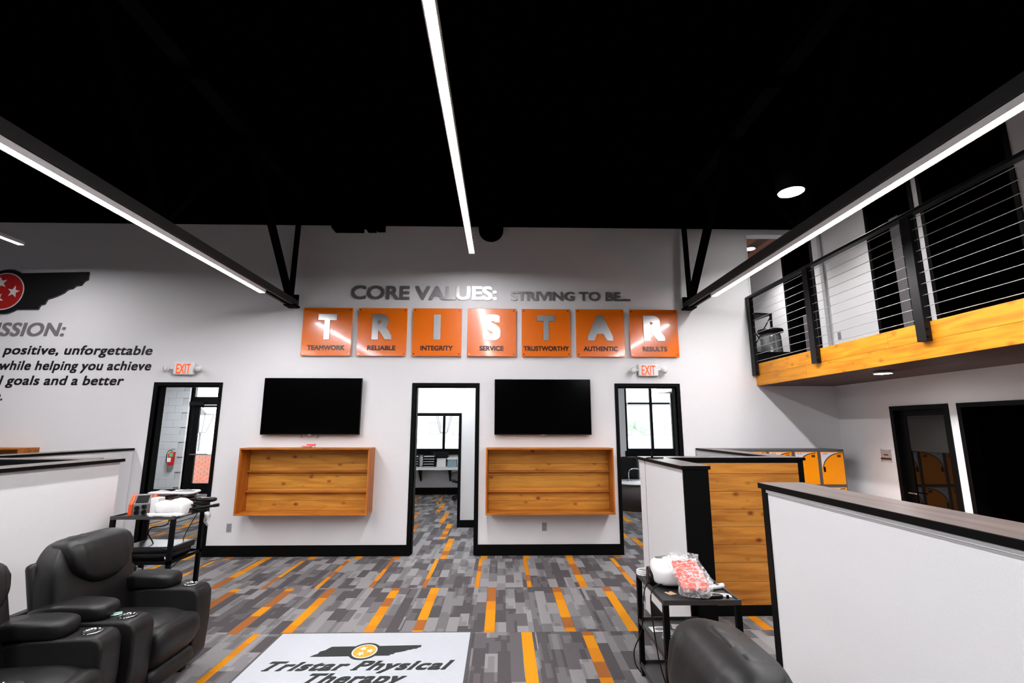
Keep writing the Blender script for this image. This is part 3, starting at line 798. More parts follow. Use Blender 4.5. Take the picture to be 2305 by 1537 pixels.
# furniture beyond the balcony passage
t = thing('pub_table', 'tall black metal table with crossed braces beyond the railing corner', 'table', (4.66, 8.75, 2.77), R(8))
MB().box(-.30, .30, -.3, .3, 1.09, 1.12).build('table_top', STEEL, t)
for sx in (-1, 1):
    for sy in (-1, 1): MB().box(sx*.28-.016, sx*.28+.016, sy*.28-.016, sy*.28+.016, 0, 1.09).build('leg', STEEL, t)
for sy in (-1, 1):
    MB().cyl((-.27, sy*.28, .25), (.27, sy*.28, 1.05), .011, n=6).cyl((.27, sy*.28, .25), (-.27, sy*.28, 1.05), .011, n=6).build('cross_brace', STEEL, t)
    MB().box(-.27, .27, sy*.28-.01, sy*.28+.01, .22, .24).build('rail', STEEL, t)
t = thing('barrel_stool', 'round grey metal stool with dark seat under the tall black table', 'stool', (4.76, 8.2, 2.77))
MB().lathe([(.14, 0), (.165, .05), (.175, .3), (.165, .6), (.15, .68)], n=24).build('body', mat('grey_metal_sheen', (.30,.31,.31), .25, .6), t)
MB().lathe([(.17, .68), (.205, .69), (.21, .72), (.20, .745), (.001, .75)], n=24).build('seat', PLASTB, t)
t = thing('low_bench', 'low black bench behind the end of the balcony railing', 'bench', (4.62, 7.95, 2.77))
MB().rbox(-.5, .5, -.02, .02, .27, .31, .008, 2).build('top', STEEL, t)
MB().box(-.48, -.44, -.015, .015, 0, .27).box(.44, .48, -.015, .015, 0, .27).box(-.44, .44, -.01, .01, .1, .269).build('base', STEEL, t)
u = struct('floor_upper'); BX('floor_slab', 3.4, XR, D+T, 9.7, 2.62, 2.768, BLACK, u)
BX('threshold', 3.97, XR, D+.001, D+T, 2.62, 2.768, BLACK, u)

# ------------------------------------------------------------------ half-height partitions
HC = 1.507
def half_wall(x0, x1, y0, y1, lbl, end=None, over=.022, ylong=True, capx=None):
    """white partition; end: 'near'/'far' gets a black end panel"""
    cx, cy = (x0+x1)/2, (y0+y1)/2
    t = thing('half_wall', lbl, 'partition', (cx, cy, 0)); X0, X1, Y0, Y1 = x0-cx, x1-cx, y0-cy, y1-cy
    MB().box(X0, X1, Y0, Y1, 0, HC-.031).build('core', PANELW, t)
    c = capx or (over, over, over, over)
    BX('cap_edge', X0-c[0], X1+c[1], Y0-c[2], Y1+c[3], HC-.030, HC-.0015, BLACK, t, .002)
    BX('cap', X0-c[0]+.002, X1+c[1]-.002, Y0-c[2]+.002, Y1+c[3]-.002, HC-.0014, HC, LAM if ylong else LAMX, t)
    return t, X0, X1, Y0, Y1
# right row
t, X0, X1, Y0, Y1 = half_wall(1.472, 1.668, 3.965, 4.995, 'white half wall with wide black end facing the room, behind the right cart', capx=(.022,.022,.03,0))
BX('end_panel', X0-.004, X1+.004, Y0-.022, Y0-.001, 0, HC-.031, BLACK, t)
BX('baseboard', X0-.014, X0-.001, Y0, Y1, 0, .15, BLACK, t)
m = MB()
g = thing('corner_clip', 'small black bracket lying on the corner of the half wall cap', 'bracket', (1.53, 4.86, HC+.0005), R(10))
MB().box(-.09, .09, -.012, .012, 0, .01).build('base', STEEL, g); MB().box(-.035, -.02, -.01, .01, .01, .06).box(-.06, .02, -.025, .025, .0, .012).build('upright', STEEL, g)
t, X0, X1, Y0, Y1 = half_wall(1.472, 1.690, -3.0, 2.74, 'long white half wall with grey cap in the right foreground', capx=(.022,.022,0,.03))
BX('end_panel', X0-.004, X1+.004, Y1+.001, Y1+.024, 0, HC-.031, BLACK, t)
BX('corner_strip', X0-.006, X0-.001, Y1-.03, Y1+.022, 0, HC-.031, BLACK, t)
BX('baseboard', X0-.014, X0-.001, Y0, Y1-.031, 0, .15, BLACK, t)
BX('shadow_rail', X0-.010, X0-.001, Y0, Y1-.031, HC-.048, HC-.031, PANELW, t)
t, X0, X1, Y0, Y1 = half_wall(1.472, 3.11, 5.022, 5.20, 'half wall faced with orange wooden planks in a black frame', capx=(.022,.03,.03,.022), ylong=False)
BX('frame_top', X0+.198, X1+.004, Y0-.022, Y0-.001, HC-.052, HC-.031, BLACK, t)
BX('frame_side', X1-.050, X1+.004, Y0-.022, Y0-.001, .095, HC-.053, BLACK, t)
BX('frame_end', X1+.001, X1+.006, Y0-.001, Y1, 0, HC-.031, BLACK, t)
BX('baseboard', X0+.198, X1+.004, Y0-.024, Y0-.001, 0, .094, BLACK, t)
zb = [.095, .143, .314, .487, .657, .826, .997, 1.17, 1.346, 1.453]
for a, b in zip(zb[:-1], zb[1:]): BX('plank', X0+.198, X1-.051, Y0-.018, Y0-.001, a+.0015, b-.0015, WOODP, t, .002)
t, X0, X1, Y0, Y1 = half_wall(2.93, 3.13, 5.225, D-.016, 'white half wall running to the back wall beside the lockers', capx=(.022,.022,-.002,0))
BX('baseboard', X0-.014, X0-.001, Y0, Y1, 0, .15, BLACK, t)
# left row
t, X0, X1, Y0, Y1 = half_wall(-3.96, -3.735, -3.0, 4.88, 'white half wall behind the two black recliners on the left', capx=(.03,.03,0,.03))
BX('baseboard', X1+.001, X1+.014, Y0, Y1, 0, .15, BLACK, t)
BX('end_panel', X0, X1, Y1+.001, Y1+.012, 0, HC-.031, PANELW, t)
t, X0, X1, Y0, Y1 = half_wall(-5.36, -3.995, 4.80, 4.98, 'cross partition with planks and black frame behind the left half wall', capx=(0,0,.03,.03), ylong=False)
BX('frame_top', X0, X1, Y0-.022, Y0-.001, HC-.10, HC-.031, BLACK, t)
for k in range(8): BX('plank', X0, X1, Y0-.018, Y0-.001, .1+.163*k+.0015, .1+.163*(k+1)-.0015, WOODP, t, .002)
BX('baseboard', X0, X1, Y0-.024, Y0-.001, 0, .098, BLACK, t)
t, X0, X1, Y0, Y1 = half_wall(-5.60, -5.385, -1.0, D-.016, 'far white half wall at the left ending beside the left doorway', capx=(.02,.02,0,0))
BX('baseboard', X1+.001, X1+.014, Y0, Y1, 0, .15, BLACK, t)

# ------------------------------------------------------------------ lockers
def locker(i):
    pos = ['rightmost', 'second from right', 'third from right', 'fourth from right', 'leftmost'][i]
    x1 = 4.865-.368*i
    t = thing('locker', 'grey locker with orange and white doors, %s of the row' % pos, 'locker', (x1-.184, D-.012, 0), group=None)
    W = .1835; dp = .415
    MB().box(-W, W, -dp, -.002, 0, 1.505).build('body', LOCKG, t)
    for k in range(3):
        z0 = .05+.487*k; z1 = z0+.447
        d = MB().rbox(-W+.028, W-.020, -dp-.012, -dp-.0005, z0, z1, .002, 1).build('door', LOCKO, t)
        # white printed corner with a dark arc
        xa, xb = -W+.032, W-.024; P = []; Q = []; Q2 = []
        for j in range(13):
            a = j/12*PI/2; xx = xa+.006+(xb-xa-.03)*(1-math.cos(a)); zz = z1-.235+(.225)*math.sin(a); P.append((xx, zz))
        xx0 = xa
        m = MB().prism([(xa, P[0][1])]+P+[(xa, P[-1][1])], -dp-.0128, -dp-.012, 'y'); m.build('white_print', LOCKW, d)
        arc = [(u, v) for u, v in P] ; arc2 = [(u+.012, v-.012) for u, v in P][::-1]
        m = MB()
        for j in range(12): m.prism([arc[j], arc[j+1], (arc[j+1][0]+.008*(1-j/14), arc[j+1][1]-.010), (arc[j][0]+.008*(1-j/14)+.004, arc[j][1]-.010)], -dp-.0136, -dp-.0128, 'y')
        m.build('dark_arc', DKRED, d)
        m = MB()
        for a_ in range(2):
            for b_ in range(2): m.box(.075+.027*a_, .098+.027*a_, -dp-.0135, -dp-.0122, z1-.075+.018*b_, z1-.060+.018*b_)
        m.build('vent', PLASTB, d)
        MB().rbox(xa+.012, xa+.040, -dp-.022, -dp-.012, z1-.275, z1-.205, .004, 1).build('handle', PLASTB, d)
        m = MB(); zz = z1-.03
        m.prism([(xa+.025, zz), (xa+.045, zz+.012), (xa+.05, zz)], -dp-.0136, -dp-.0128, 'y').prism([(xa+.06, zz), (xa+.08, zz+.012), (xa+.085, zz)], -dp-.0136, -dp-.0128, 'y')
        m.build('logo', DKRED, d)
    return t
for i in range(5): locker(i)

# ------------------------------------------------------------------ floor mat
t = thing('floor_mat', 'light grey logo mat with black slanted lettering at the bottom of the picture', 'mat', (-1.10, 4.11, .0))
MB().rbox(-.855, .855, -.57, .575, .0, .006, .002, 1).build('rubber_border', MATB, t)
MB().box(-.83, .83, -.545, .55, .006, .0085).build('pile', MATW, t)
mx0, mz0 = -1.10, 4.11
# state outline on the mat
def mp_(X, Z): return ((-.425+(X+8.95)/(8.95-6.437)*.86), (.108+(Z-3.55)/(4.17-3.55)*.19))
MB().prism([mp_(a, b) for a, b in STATE], .0085, .0092, 'z').prism([(.0+c[0]*1.0-.012, c[1]+.199) for c in [(math.cos(2*PI*i/40)*.125, math.sin(2*PI*i/40)*.150) for i in range(40)]], .0085, .0094, 'z').build('state_print', MATK, t)
MB().prism([(-.012+.100*math.cos(2*PI*i/40), .199+.122*math.sin(2*PI*i/40)) for i in range(40)], .0094, .0099, 'z').build('ring_print', MATC, t)
MB().prism([(-.012+.090*math.cos(2*PI*i/40), .199+.110*math.sin(2*PI*i/40)) for i in range(40)], .0099, .0104, 'z').build('disc_print', MATY, t)
m = MB()
for a, rot in ((.1, .2), (2*PI/3, .6), (4*PI/3, 1.0)):
    m.prism([( -.012+.042*math.cos(a)+q[0], .199+.052*math.sin(a)+q[1]*1.2) for q in star(0, 0, .034, rot)], .0104, .0109, 'z')
m.build('star_print', MATC, t)
SER = {'T': [(.5, -.01, .13)], 'r': [(.18, -.01, .10), (.02, .42, .06)], 'i': [(.5, -.01, .09), (.2, .42, .06)],
       'P': [(.12, -.01, .13), (.02, .63, .07)], 'h': [(.1, -.01, .09), (.9, -.01, .09), (.0, .66, .05)], 'l': [(.5, -.01, .09), (.1, .66, .06)],
       'y': [(.06, .42, .08), (.94, .42, .07)], 'p': [(.02, .42, .06), (.12, -.24, .10)], 'a': [(.97, -.01, .06)]}
for s, a, b, z in (('Tristar Physical', -.745, .73, -.115), ('Therapy', -.36, .42, -.305)):
    q = MB()
    letters(s, a, b, z, .150, 'lettering', MATK, t, y=.0086, depth=.0006, bold=.075, shear=.42, each=False, plane='xy', serif=SER, track=.055)

# ------------------------------------------------------------------ recliners (local: faces +x, origin on the floor at the centre)
def recliner(lbl, loc, rz, grp=None):
    t = thing('recliner', lbl, 'recliner', loc, rz, grp)
    W = .415     # half width
    def wr(q, p, a=.006, f=9):       # soft leather wrinkles
        return q+Vector((0, 0, 0))+p*(a*math.sin(p.x*f+p.y*7.3)*math.sin(p.z*5+p.y*f))
    # base body behind the seat
    MB().rbox(-.40, .36, -W+.17, W-.17, .05, .30, .03, 3).rbox(-.44, -.34, -W+.02, W-.02, .05, .62, .03, 3).build('base', LEATHER, t)
    for s in (-1, 1):
        c = s*(W-.095)
        # arm: deep box rounded, higher flat front end that carries the cup holder
        m = MB()
        prof = [(-.44, .06), (.385, .06), (.425, .12), (.44, .34), (.435, .54), (.41, .585), (.37, .600), (.05, .600), (-.15, .57), (-.44, .55)]
        tm = bmesh.new(); n = len(prof)
        v0 = [tm.verts.new((u, c-.095, v)) for u, v in prof]; v1 = [tm.verts.new((u, c+.095, v)) for u, v in prof]
        tm.faces.new(v0[::-1]); tm.faces.new(v1)
        for i in range(n): tm.faces.new((v0[i], v0[(i+1) % n], v1[(i+1) % n], v1[i]))
        bmesh.ops.recalc_face_normals(tm, faces=tm.faces)
        bmesh.ops.bevel(tm, geom=list(tm.edges), offset=.02, segments=3, profile=.5, affect='EDGES', clamp_overlap=True)
        tm.verts.index_update()
        m._add([v.co.copy() for v in tm.verts], [[v.index for v in f.verts] for f in tm.faces], 0, True); tm.free()
        arm = m.build('arm', LEATHER, t)
        m = MB().lathe([(.052, .601), (.052, .607), (.044, .609), (.041, .603), (.040, .6015), (.001, .6012)], cx=.315, cy=c, n=28)
        cup = m.build('cup_holder_rim', CHROME, arm)
        MB().lathe([(.040, .6018), (.001, .6019)], cx=.315, cy=c, n=28).build('cup_well', PLASTB, arm)
        # pad
        def fp(q, p):
            q = Vector(q); q.z += .012*(1-p.x*p.x) - .035*max(0, -p.x-.2); q.z += .004*math.sin(p.x*16+p.y*2)*(1-abs(p.z)); q.y += .006*math.sin(p.x*22+1)*(1-abs(p.z))*(1-abs(p.x))
            q.y *= 1-.10*max(0, p.x-.6)
            return q
        pad = MB().puff((-.035, c-s*.004, .635), (.50, .205, .105), .42, fp, 40, 16).build('arm_pad', LEATHER, t)
    # seat cushion with rolled front
    def fs(q, p):
        q = Vector(q); q.z -= .09*max(0, p.x-.35)**1.5; q.z += .012*math.cos(p.y*2.2); q.z += .003*math.sin(p.y*11)*max(0, p.x)
        return q
    MB().puff((.10, 0, .395), (.76, .455, .20), .40, fs, 40, 18).build('seat_cushion', LEATHER, t)
    def ff(q, p):
        q = Vector(q); q.x += .02*math.cos(p.z*1.6); q.x -= .05*max(0, -p.z); return q
    MB().puff((.395, 0, .335), (.17, .462, .27), .45, ff, 36, 18).build('front_roll', LEATHER, t)
    MB().puff((.375, 0, .145), (.15, .455, .17), .40, ff, 36, 14).build('footrest_panel', LEATHER, t)
    # backrest: tilted shell with lower cushion, upper wings and a head pillow
    B = Matrix.Translation((-.12, 0, .40)) @ Matrix.Rotation(R(-13), 4, 'Y')
    def M(z=0): return B
    MB().rbox(-.15, -.085, -.345, .345, -.18, .56, .03, 3, M=B).build('back_shell', LEATHER, t)
    def fb(q, p):
        q = Vector(q)
        q.y *= 1-.20*max(0, p.z)**3
        q.z += .006*math.sin(p.y*15)*max(0, p.z)
        q.x += .006*math.sin(math.atan2(p.y, p.z-.25)*9)*(1 if p.x > 0 else 0)*min(1, abs(p.y)+abs(p.z-.25)); q.x += .025*math.cos(p.y*1.5)-.02
        q.x -= .020*math.exp(-(p.y/.07)**2)*(1 if p.x > 0 else 0)*max(0, .6-p.z)     # centre seam
        q.x += .005*math.sin(p.y*14+p.z*4)*(1 if p.x > 0 else 0)
        return q
    MB().puff((-.025, 0, .255), (.21, .69, .83), .38, fb, 56, 30, M=B).build('back_cushion', LEATHER, t)
    def fh(q, p):
        q = Vector(q)
        q.z -= .10*(1-min(1, abs(p.y))**2)*max(0, -p.z)          # drooping U-shaped lower edge
        q.x -= .10*max(0, p.z)**2.0                                # rolls back over the top
        q.y *= 1-.05*max(0, -p.z)
        q.x += .004*math.sin(p.y*22)*max(0, 1-abs(p.z))
        return q
    MB().puff((.055, 0, .545), (.185, .53, .255), .46, fh, 56, 22, M=B).build('head_pillow', LEATHER, t)
    MB().box(-.40, -.34, -.33, -.27, .0, .055).box(-.40, -.34, .27, .33, .0, .055).box(.28, .34, -.33, -.27, .0, .062).box(.28, .34, .27, .33, .0, .062).build('foot', PLASTB, t)
    return t
r1 = recliner('black leather recliner in front of the left half wall, beside the left cart', (-2.745, 3.745, 0), 0)
r2 = copy_tree(r1); r2.location = (-2.735, 2.83, 0); r2.rotation_euler.z = R(6); tag(r2, 'black leather recliner cut off by the bottom left corner')
r3 = copy_tree(r1); r3.location = (.58, 1.89, 0); r3.rotation_euler.z = PI; tag(r3, 'black leather recliner whose headrest rises at the bottom right')
t = thing('scrap', 'pale green scrap of paper on the near arm of the left recliner', 'paper', (-2.52, 3.44, .603), R(30))
MB().prism([(-.03, -.01), (.0, -.016), (.035, .0), (.03, .014), (-.02, .012)], 0, .003, 'z').prism([(-.02, .002), (.03, .004), (.033, .012), (-.015, .014)], .003, .012, 'z').build('paper', mat('mint', (.45, .68, .58), .6), t)

# ------------------------------------------------------------------ carts
def cart(lbl, x0, x1, y0, y1, H, shelves, grp=None, wheel=True, extra=None):
    cx, cy = (x0+x1)/2, (y0+y1)/2
    t = thing('utility_cart', lbl, 'cart', (cx, cy, 0)); a, b = (x1-x0)/2, (y1-y0)/2; p = .018
    z0 = .075
    for sx in (-1, 1):
        for sy in (-1, 1):
            MB().box(sx*a-(p*2 if sx > 0 else 0), sx*a+(0 if sx > 0 else p*2), sy*b-(p*2 if sy > 0 else 0), sy*b+(0 if sy > 0 else p*2), z0, H-.03).build('post', STEEL, t, bevel=.003)
            q = MB().cyl((sx*(a-p)-.012, sy*(b-p), .028), (sx*(a-p)+.012, sy*(b-p), .028), .027, n=14).box(sx*(a-p)-.016, sx*(a-p)+.016, sy*(b-p)-.014, sy*(b-p)+.014, .045, z0).build('caster', PLASTB, t)
    m = MB().box(-a, a, -b, b, H-.03, H-.012)
    m.box(-a, a, -b, -b+.012, H-.012, H).box(-a, a, b-.012, b, H-.012, H).box(-a, -a+.012, -b+.012, b-.012, H-.012, H).box(a-.012, a, -b+.012, b-.012, H-.012, H)
    m.build('tray', mat('tray_dark', (.035, .033, .034), .5), t)
    for z in shelves:
        m = MB().box(-a+.004, a-.004, -b+.004, b-.004, z-.03, z-.018)
        m.box(-a, a, -b, -b+.01, z-.03, z).box(-a, a, b-.01, b, z-.03, z).box(-a, -a+.01, -b+.01, b-.01, z-.03, z).box(a-.01, a, -b+.01, b-.01, z-.03, z)
        m.build('shelf', STEEL if extra is None else extra, t)
    return t, cx, cy
# right cart
GT = mat('cart_shelf_grey', (.03, .03, .031), .4)
tR, cxR, cyR = cart('black metal cart carrying a red gel pack in front of the right half wall', 1.04, 1.545, 3.275, 3.915, .722, [.395, .10], extra=GT)
zt = .711
def arch_fn(q, p):
    q = Vector(q); q.z += .02*math.cos(p.x*1.4)*math.cos(p.y*1.4); q.y += .012*math.sin(p.x*3); return q
t = thing('therapy_device', 'rounded white device with grey screen under the red gel pack', 'device', (1.245, 3.66, zt), R(-12))
MB().puff((0, 0, .075), (.32, .36, .145), .55, arch_fn, 40, 20).build('body', PLASTW, t)
MB().prism([(-.10, .02), (-.02, .07), (.06, .06), (.03, -.02), (-.05, -.03)], .151, .158, 'z', M=Matrix.Translation((-.02, .02, .004)) @ Matrix.Rotation(R(0), 4, 'X')).build('keypad', PLASTG, t)
MB().puff((.13, -.06, .045), (.10, .16, .085), .7, None, 20, 12).build('foot_bulge', PLASTW, t)
MB().puff((-.165, -.02, .05), (.05, .22, .09), .6, None, 20, 12).build('side_grip', PLASTB, t)
t = thing('folded_towel', 'crumpled white towel behind the device on the right cart', 'towel', (1.33, 3.75, zt))
def tf(q, p):
    q = Vector(q); q.z *= 1+.15*math.sin(p.x*8+p.y*3); q += Vector((.01*math.sin(p.y*13), .008*math.sin(p.x*11), 0)); return q
MB().puff((0, 0, .045), (.22, .2, .088), .6, tf, 36, 16).build('cloth', TOWEL, t)
t = thing('gel_pack', 'red gel pack in a clear plastic bag lying over the white device', 'gel pack', (1.285, 3.455, zt+.092), R(-4))
Mt = Matrix.Rotation(R(21), 4, 'X')
def gf(q, p): q = Vector(q); q.z += .006*math.sin(p.x*9+p.y*5)+.004*math.sin(p.y*17); return q
MB().puff((0, 0, .022), (.185, .30, .035), .35, gf, 40, 12, M=Mt).build('gel', REDGEL, t)
def gf2(q, p): q = Vector(q); q.z += .006*math.sin(p.x*13+p.y*9)+.005*math.sin(p.y*23+2); q.x += .01*math.sin(p.y*9); return q
MB().puff((0, .02, .022), (.23, .42, .052), .3, gf2, 44, 14, M=Mt).build('clear_bag', CLEAR, t)
m = MB()
for k in range(7):
    r_ = random.Random(k); yk = -.12+.04*k
    m.tube([(-.08+.02*r_.random(), yk, .041), (-.02, yk+.02*r_.random(), .046), (.08, yk+.05*r_.random(), .042)], .0022, 4)
for v in m.b.verts: v.co = Mt @ v.co
m.build('bag_crease', TOWEL, t)
t = thing('hand_probe', 'flat black pad at the front end of the red gel pack', 'pad', (1.37, 3.325, zt), R(5))
MB().puff((0, 0, .016), (.16, .05, .03), .5, None, 24, 10).build('pad', PLASTB, t)
t = thing('paper_tag', 'small tan tag with a black dot on the right cart', 'tag', (1.145, 3.44, zt), R(20))
MB().box(-.028, .028, -.03, .03, 0, .002).build('tag', TAN, t); MB().cyl((-.005, .022, .002), (-.005, .022, .004), .006, n=10).build('hole', PLASTB, t)
t = thing('gel_tube', 'white tube lying on the right cart, pointing away from the red pack', 'tube', (1.46, 3.50, zt+.018), R(22))
MB().cyl((.09, 0, 0), (-.05, 0, 0), .017, .016, n=18).cyl((-.05, 0, 0), (-.09, 0, 0), .016, .006, n=18).build('body', PLASTW, t)
MB().cyl((.09, 0, 0), (.097, 0, 0), .0175, n=18).box(.02, .05, -.012, .012, .0145, .0165).build('cap', PLASTG, t)
t = thing('white_card', 'white paper card in front of the white tube on the right cart', 'card', (1.475, 3.405, zt), R(-15))
MB().box(-.06, .06, -.03, .03, 0, .002).build('paper', PLASTW, t); MB().box(-.03, .03, -.006, .004, .002, .0025).build('print', PLASTG, t)
t = thing('small_cap', 'tiny black cap near the corner of the right cart', 'cap', (1.487, 3.34, zt))
MB().cyl((0, 0, 0), (0, 0, .02), .009, n=12).build('cap', PLASTB, t)
t = thing('cable_coil', 'white looped cable with an orange band on the far left corner of the right cart', 'cable', (1.085, 3.84, zt))
m = MB()
for k in range(3): m.tube([(-.04+.01*k, -.03, .01+.012*k), (.0, -.05, .014+.012*k), (.05, -.02+.01*k, .012+.01*k), (.045, .03, .016+.01*k), (-.01, .05, .01+.012*k), (-.05, .02, .012+.01*k)], .006, 6, closed=True)
m.build('cord', PLASTW, t)
MB().tube([(-.01, -.085, .028), (.05, -.08, .03), (.07, -.06, .03)], .008, 6).build('orange_band', ORG2, t)
t = thing('power_cable', 'black cables hanging down the left side of the right cart', 'cable', (1.04, 3.3, 0))
MB().tube([(.17, .20, zt+.05), (.08, .22, zt+.035), (-.0, .16, zt+.03), (-.03, .15, .66), (-.02, .10, .40), (.00, .05, .25), (.05, .04, .12), (.10, .05, .075)], .0045, 6).build('cord', PLASTB, t)
MB().tube([(.20, .24, zt+.045), (.05, .30, zt+.05), (-.02, .30, .70), (-.05, .26, .60), (-.06, .30, .42), (-.09, .40, .26), (-.07, .46, .14), (-.03, .47, .08)], .0045, 6).build('cord', PLASTB, t)
t = thing('cable_loop', 'thin black cable lying along the right edge of the right cart', 'cable', (1.5, 3.7, zt))
MB().tube([(-.04, .18, .012), (-.005, .12, .016), (.0, .0, .014), (-.005, -.15, .014), (-.02, -.08, .02), (-.06, .16, .03), (-.03, .2, .02)], .004, 6).build('cord', PLASTB, t)
def leaflet(x, y, z, rz, lbl):
    t = thing('leaflet', lbl, 'leaflet', (x, y, z), rz)
    MB().box(-.07, .07, -.045, .045, 0, .002).build('paper', PLASTW, t)
    MB().prism([(.04*math.cos(a*.52), .028*math.sin(a*.52)) for a in range(12)], .002, .0025, 'z').build('picture', PLASTG, t)
    return t
leaflet(1.15, 3.73, .378, R(4), 'left white leaflet with a grey picture on the middle shelf of the right cart')
leaflet(1.32, 3.76, .378, R(-12), 'second white leaflet with a grey picture on the middle shelf, nearer the recliner')
t = thing('plastic_bag', 'crumpled clear plastic bag on the middle shelf of the right cart', 'bag', (1.22, 3.50, .378))
def cf(q, p): q = Vector(q); q.z *= 1+.4*math.sin(p.x*9+p.y*13); q += Vector((.012*math.sin(p.z*9+p.y*8), .012*math.sin(p.x*9), 0)); return q
MB().puff((0, 0, .022), (.22, .26, .04), .6, cf, 36, 12).build('film', CLEAR, t)
m = MB()
for k in range(8):
    r_ = random.Random(k+20); m.tube([(-.09+.18*r_.random(), -.11+.2*r_.random(), .045), (-.09+.18*r_.random(), -.11+.2*r_.random(), .048), (-.09+.18*r_.random(), -.11+.2*r_.random(), .045)], .002, 4)
m.build('crease', TOWEL, t)

# left cart
tL, cxL, cyL = cart('black metal cart with an orange device and towel beside the left doorway', -3.63, -3.04, 4.72, 5.20, .995, [.60, .16])
zt = .984
t = thing('therapy_unit', 'orange and grey electronic unit with black screen on the left cart', 'device', (-3.455, 4.89, zt), R(24))
prof = [(-.10, 0), (-.10, .11), (-.015, .178), (.08, .182), (.10, .165), (.10, 0)]   # (y, z)
MB().prism(prof, -.065, .065, 'x').build('body', PLASTG, t, bevel=.006)
for s in (-1, 1): MB().prism([(a_*1.03, b_*1.0+.002) for a_, b_ in prof], s*.066, s*.10, 'x').build('side_cheek', ORG2, t, bevel=.012)
MB().prism([(-.093, .120), (-.026, .1735), (-.030, .179), (-.097, .1255)], -.048, .048, 'x').build('screen', PLASTB, t)
m = MB()
for sx, sz in ((-.03, .075), (.025, .085), (-.03, .035), (.025, .035)): m.cyl((sx, -.118, sz), (sx, -.10, sz), .019, n=14)
m.build('port', PLASTB, t)
MB().cyl((.03, -.122, .09), (.03, -.118, .09), .005, n=8).cyl((-.03, -.122, .03), (-.03, -.118, .03), .005, n=8).build('pin', CHROME, t)
t = thing('paper_roll', 'white paper box standing right of the orange device', 'box', (-3.262, 4.795, zt))
MB().rbox(-.035, .035, -.05, .05, 0, .17, .006, 2).box(-.03, .03, -.051, -.050, .05, .052).build('box', PLASTW, t)
t = thing('pouch_stack', 'stack of shiny dark pouches behind the orange device', 'pouch', (-3.27, 5.07, zt), R(-4))
rr = random.Random(3)
for k in range(7):
    def pf(q, p, k=k): q = Vector(q); q.z += .004*math.sin(p.x*9+k*2)+.003*math.sin(p.y*11+k); return q
    MB().puff((.01*rr.uniform(-1, 1), .008*rr.uniform(-1, 1), .013+.022*k), (.31, .20, .021), .3, pf, 32, 8).build('pouch', mat('brown_foil_%d' % k, (.03+.01*(k % 3), .02+.006*(k % 2), .022), .18), t)
t = thing('bagged_pad', 'grey and white bagged pad lying on top of the dark pouches', 'pad', (-3.29, 5.06, zt+.163), R(5))
def bf(q, p): q = Vector(q); q.z += .01*math.sin(p.x*5)+.004*math.sin(p.y*9); return q
MB().puff((0, 0, .014), (.40, .22, .024), .4, bf, 40, 8).build('pad', PLASTG, t)
MB().tube([(-.19, -.09, .022), (.02, -.115, .026), (.19, -.09, .018), (.205, .0, .02), (.18, .10, .022), (-.05, .115, .02)], .010, 8).build('white_rim', PLASTW, t)
t = thing('folded_towel', 'thick folded white towel in the middle of the left cart', 'towel', (-3.135, 4.83, zt), R(3))
def tf2(q, p):
    q = Vector(q); q.z *= .62+.38*(p.x+1)/2+.10; q.z += .010*math.sin(p.x*6); q.y += .008*math.sin(p.x*14); return q
MB().puff((0, 0, .075), (.31, .20, .15), .55, tf2, 44, 20).build('fold', TOWEL, t)
MB().puff((-.02, -.01, .019), (.33, .20, .038), .35, tf, 44, 12).build('lower_fold', TOWEL, t)
t = thing('cable_bundle', 'tangled black cables with chrome plugs at the right end of the left cart', 'cable', (-3.02, 4.93, zt))
m = MB(); rr = random.Random(5)
for k in range(8):
    m.tube([(-.10+.04*rr.random(), -.12+.2*rr.random(), .012+.012*k), (.0, -.12+.1*rr.random(), .02+.012*k), (.10, -.05+.1*rr.random(), .012+.012*k), (.11, .08, .02+.010*k), (.0, .12, .02+.01*k)], .007, 6, closed=(k % 2 == 0))
m.build('cord', PLASTB, t)
MB().puff((.07, .10, .115), (.20, .10, .045), .6, None, 24, 10).build('handpiece', PLASTB, t)
MB().cyl((-.04, -.11, .03), (-.02, -.115, .10), .008, n=10).cyl((-.08, -.10, .03), (-.05, -.12, .075), .007, n=10).build('plug', CHROME, t)
t = thing('push_handle', 'black rubber-gripped bar sticking out past the right end of the left cart', 'handle', (-2.96, 4.86, zt+.03))
MB().cyl((-.16, -.03, .0), (.20, .0, .055), .013, n=12).build('bar', PLASTB, t); MB().cyl((.19, 0, .0535), (.235, .003, .060), .016, n=12).build('grip', PLASTB, t)
t = thing('hanging_cloth', 'small white cloth hanging off the right end of the left cart', 'cloth', (-2.995, 5.16, .90))
def hf(q, p): q = Vector(q); q.x += .012*math.sin(p.z*5); q.y += .02*math.sin(p.z*3+p.y*3); return q
MB().puff((0.0, 0, .0), (.025, .06, .15), .5, hf, 24, 16).build('cloth', TOWEL, t)
t = thing('power_cable', 'black curly cables hanging through the left cart', 'cable', (-3.3, 4.9, 0))
MB().tube([(.10, .0, .96), (.09, .0, .90), (.03, .02, .87), (-.06, .0, .86), (-.10, .02, .80), (-.03, .0, .72), (-.03, .0, .64)], .006, 6).build('cord', PLASTB, t)
MB().tube([(.27, .15, .97), (.24, .1, .86), (.18, .12, .74), (.20, .10, .66)], .004, 6).build('cord', PLASTB, t)
MB().tube([(.10, .0, .57), (.12, .02, .40), (.10, .0, .2)], .004, 6).build('cord', PLASTB, t)
MB().tube([(.22, .06, .57), (.12, .0, .44), (.05, .0, .34)], .004, 6).build('cord', PLASTB, t)
t = thing('storage_bin', 'curved black plastic bin on the middle shelf of the left cart', 'bin', (-3.30, 4.96, .583), 0)
def bin_fn(q, p): q = Vector(q); q.y -= .03*math.cos(p.x*1.5); return q
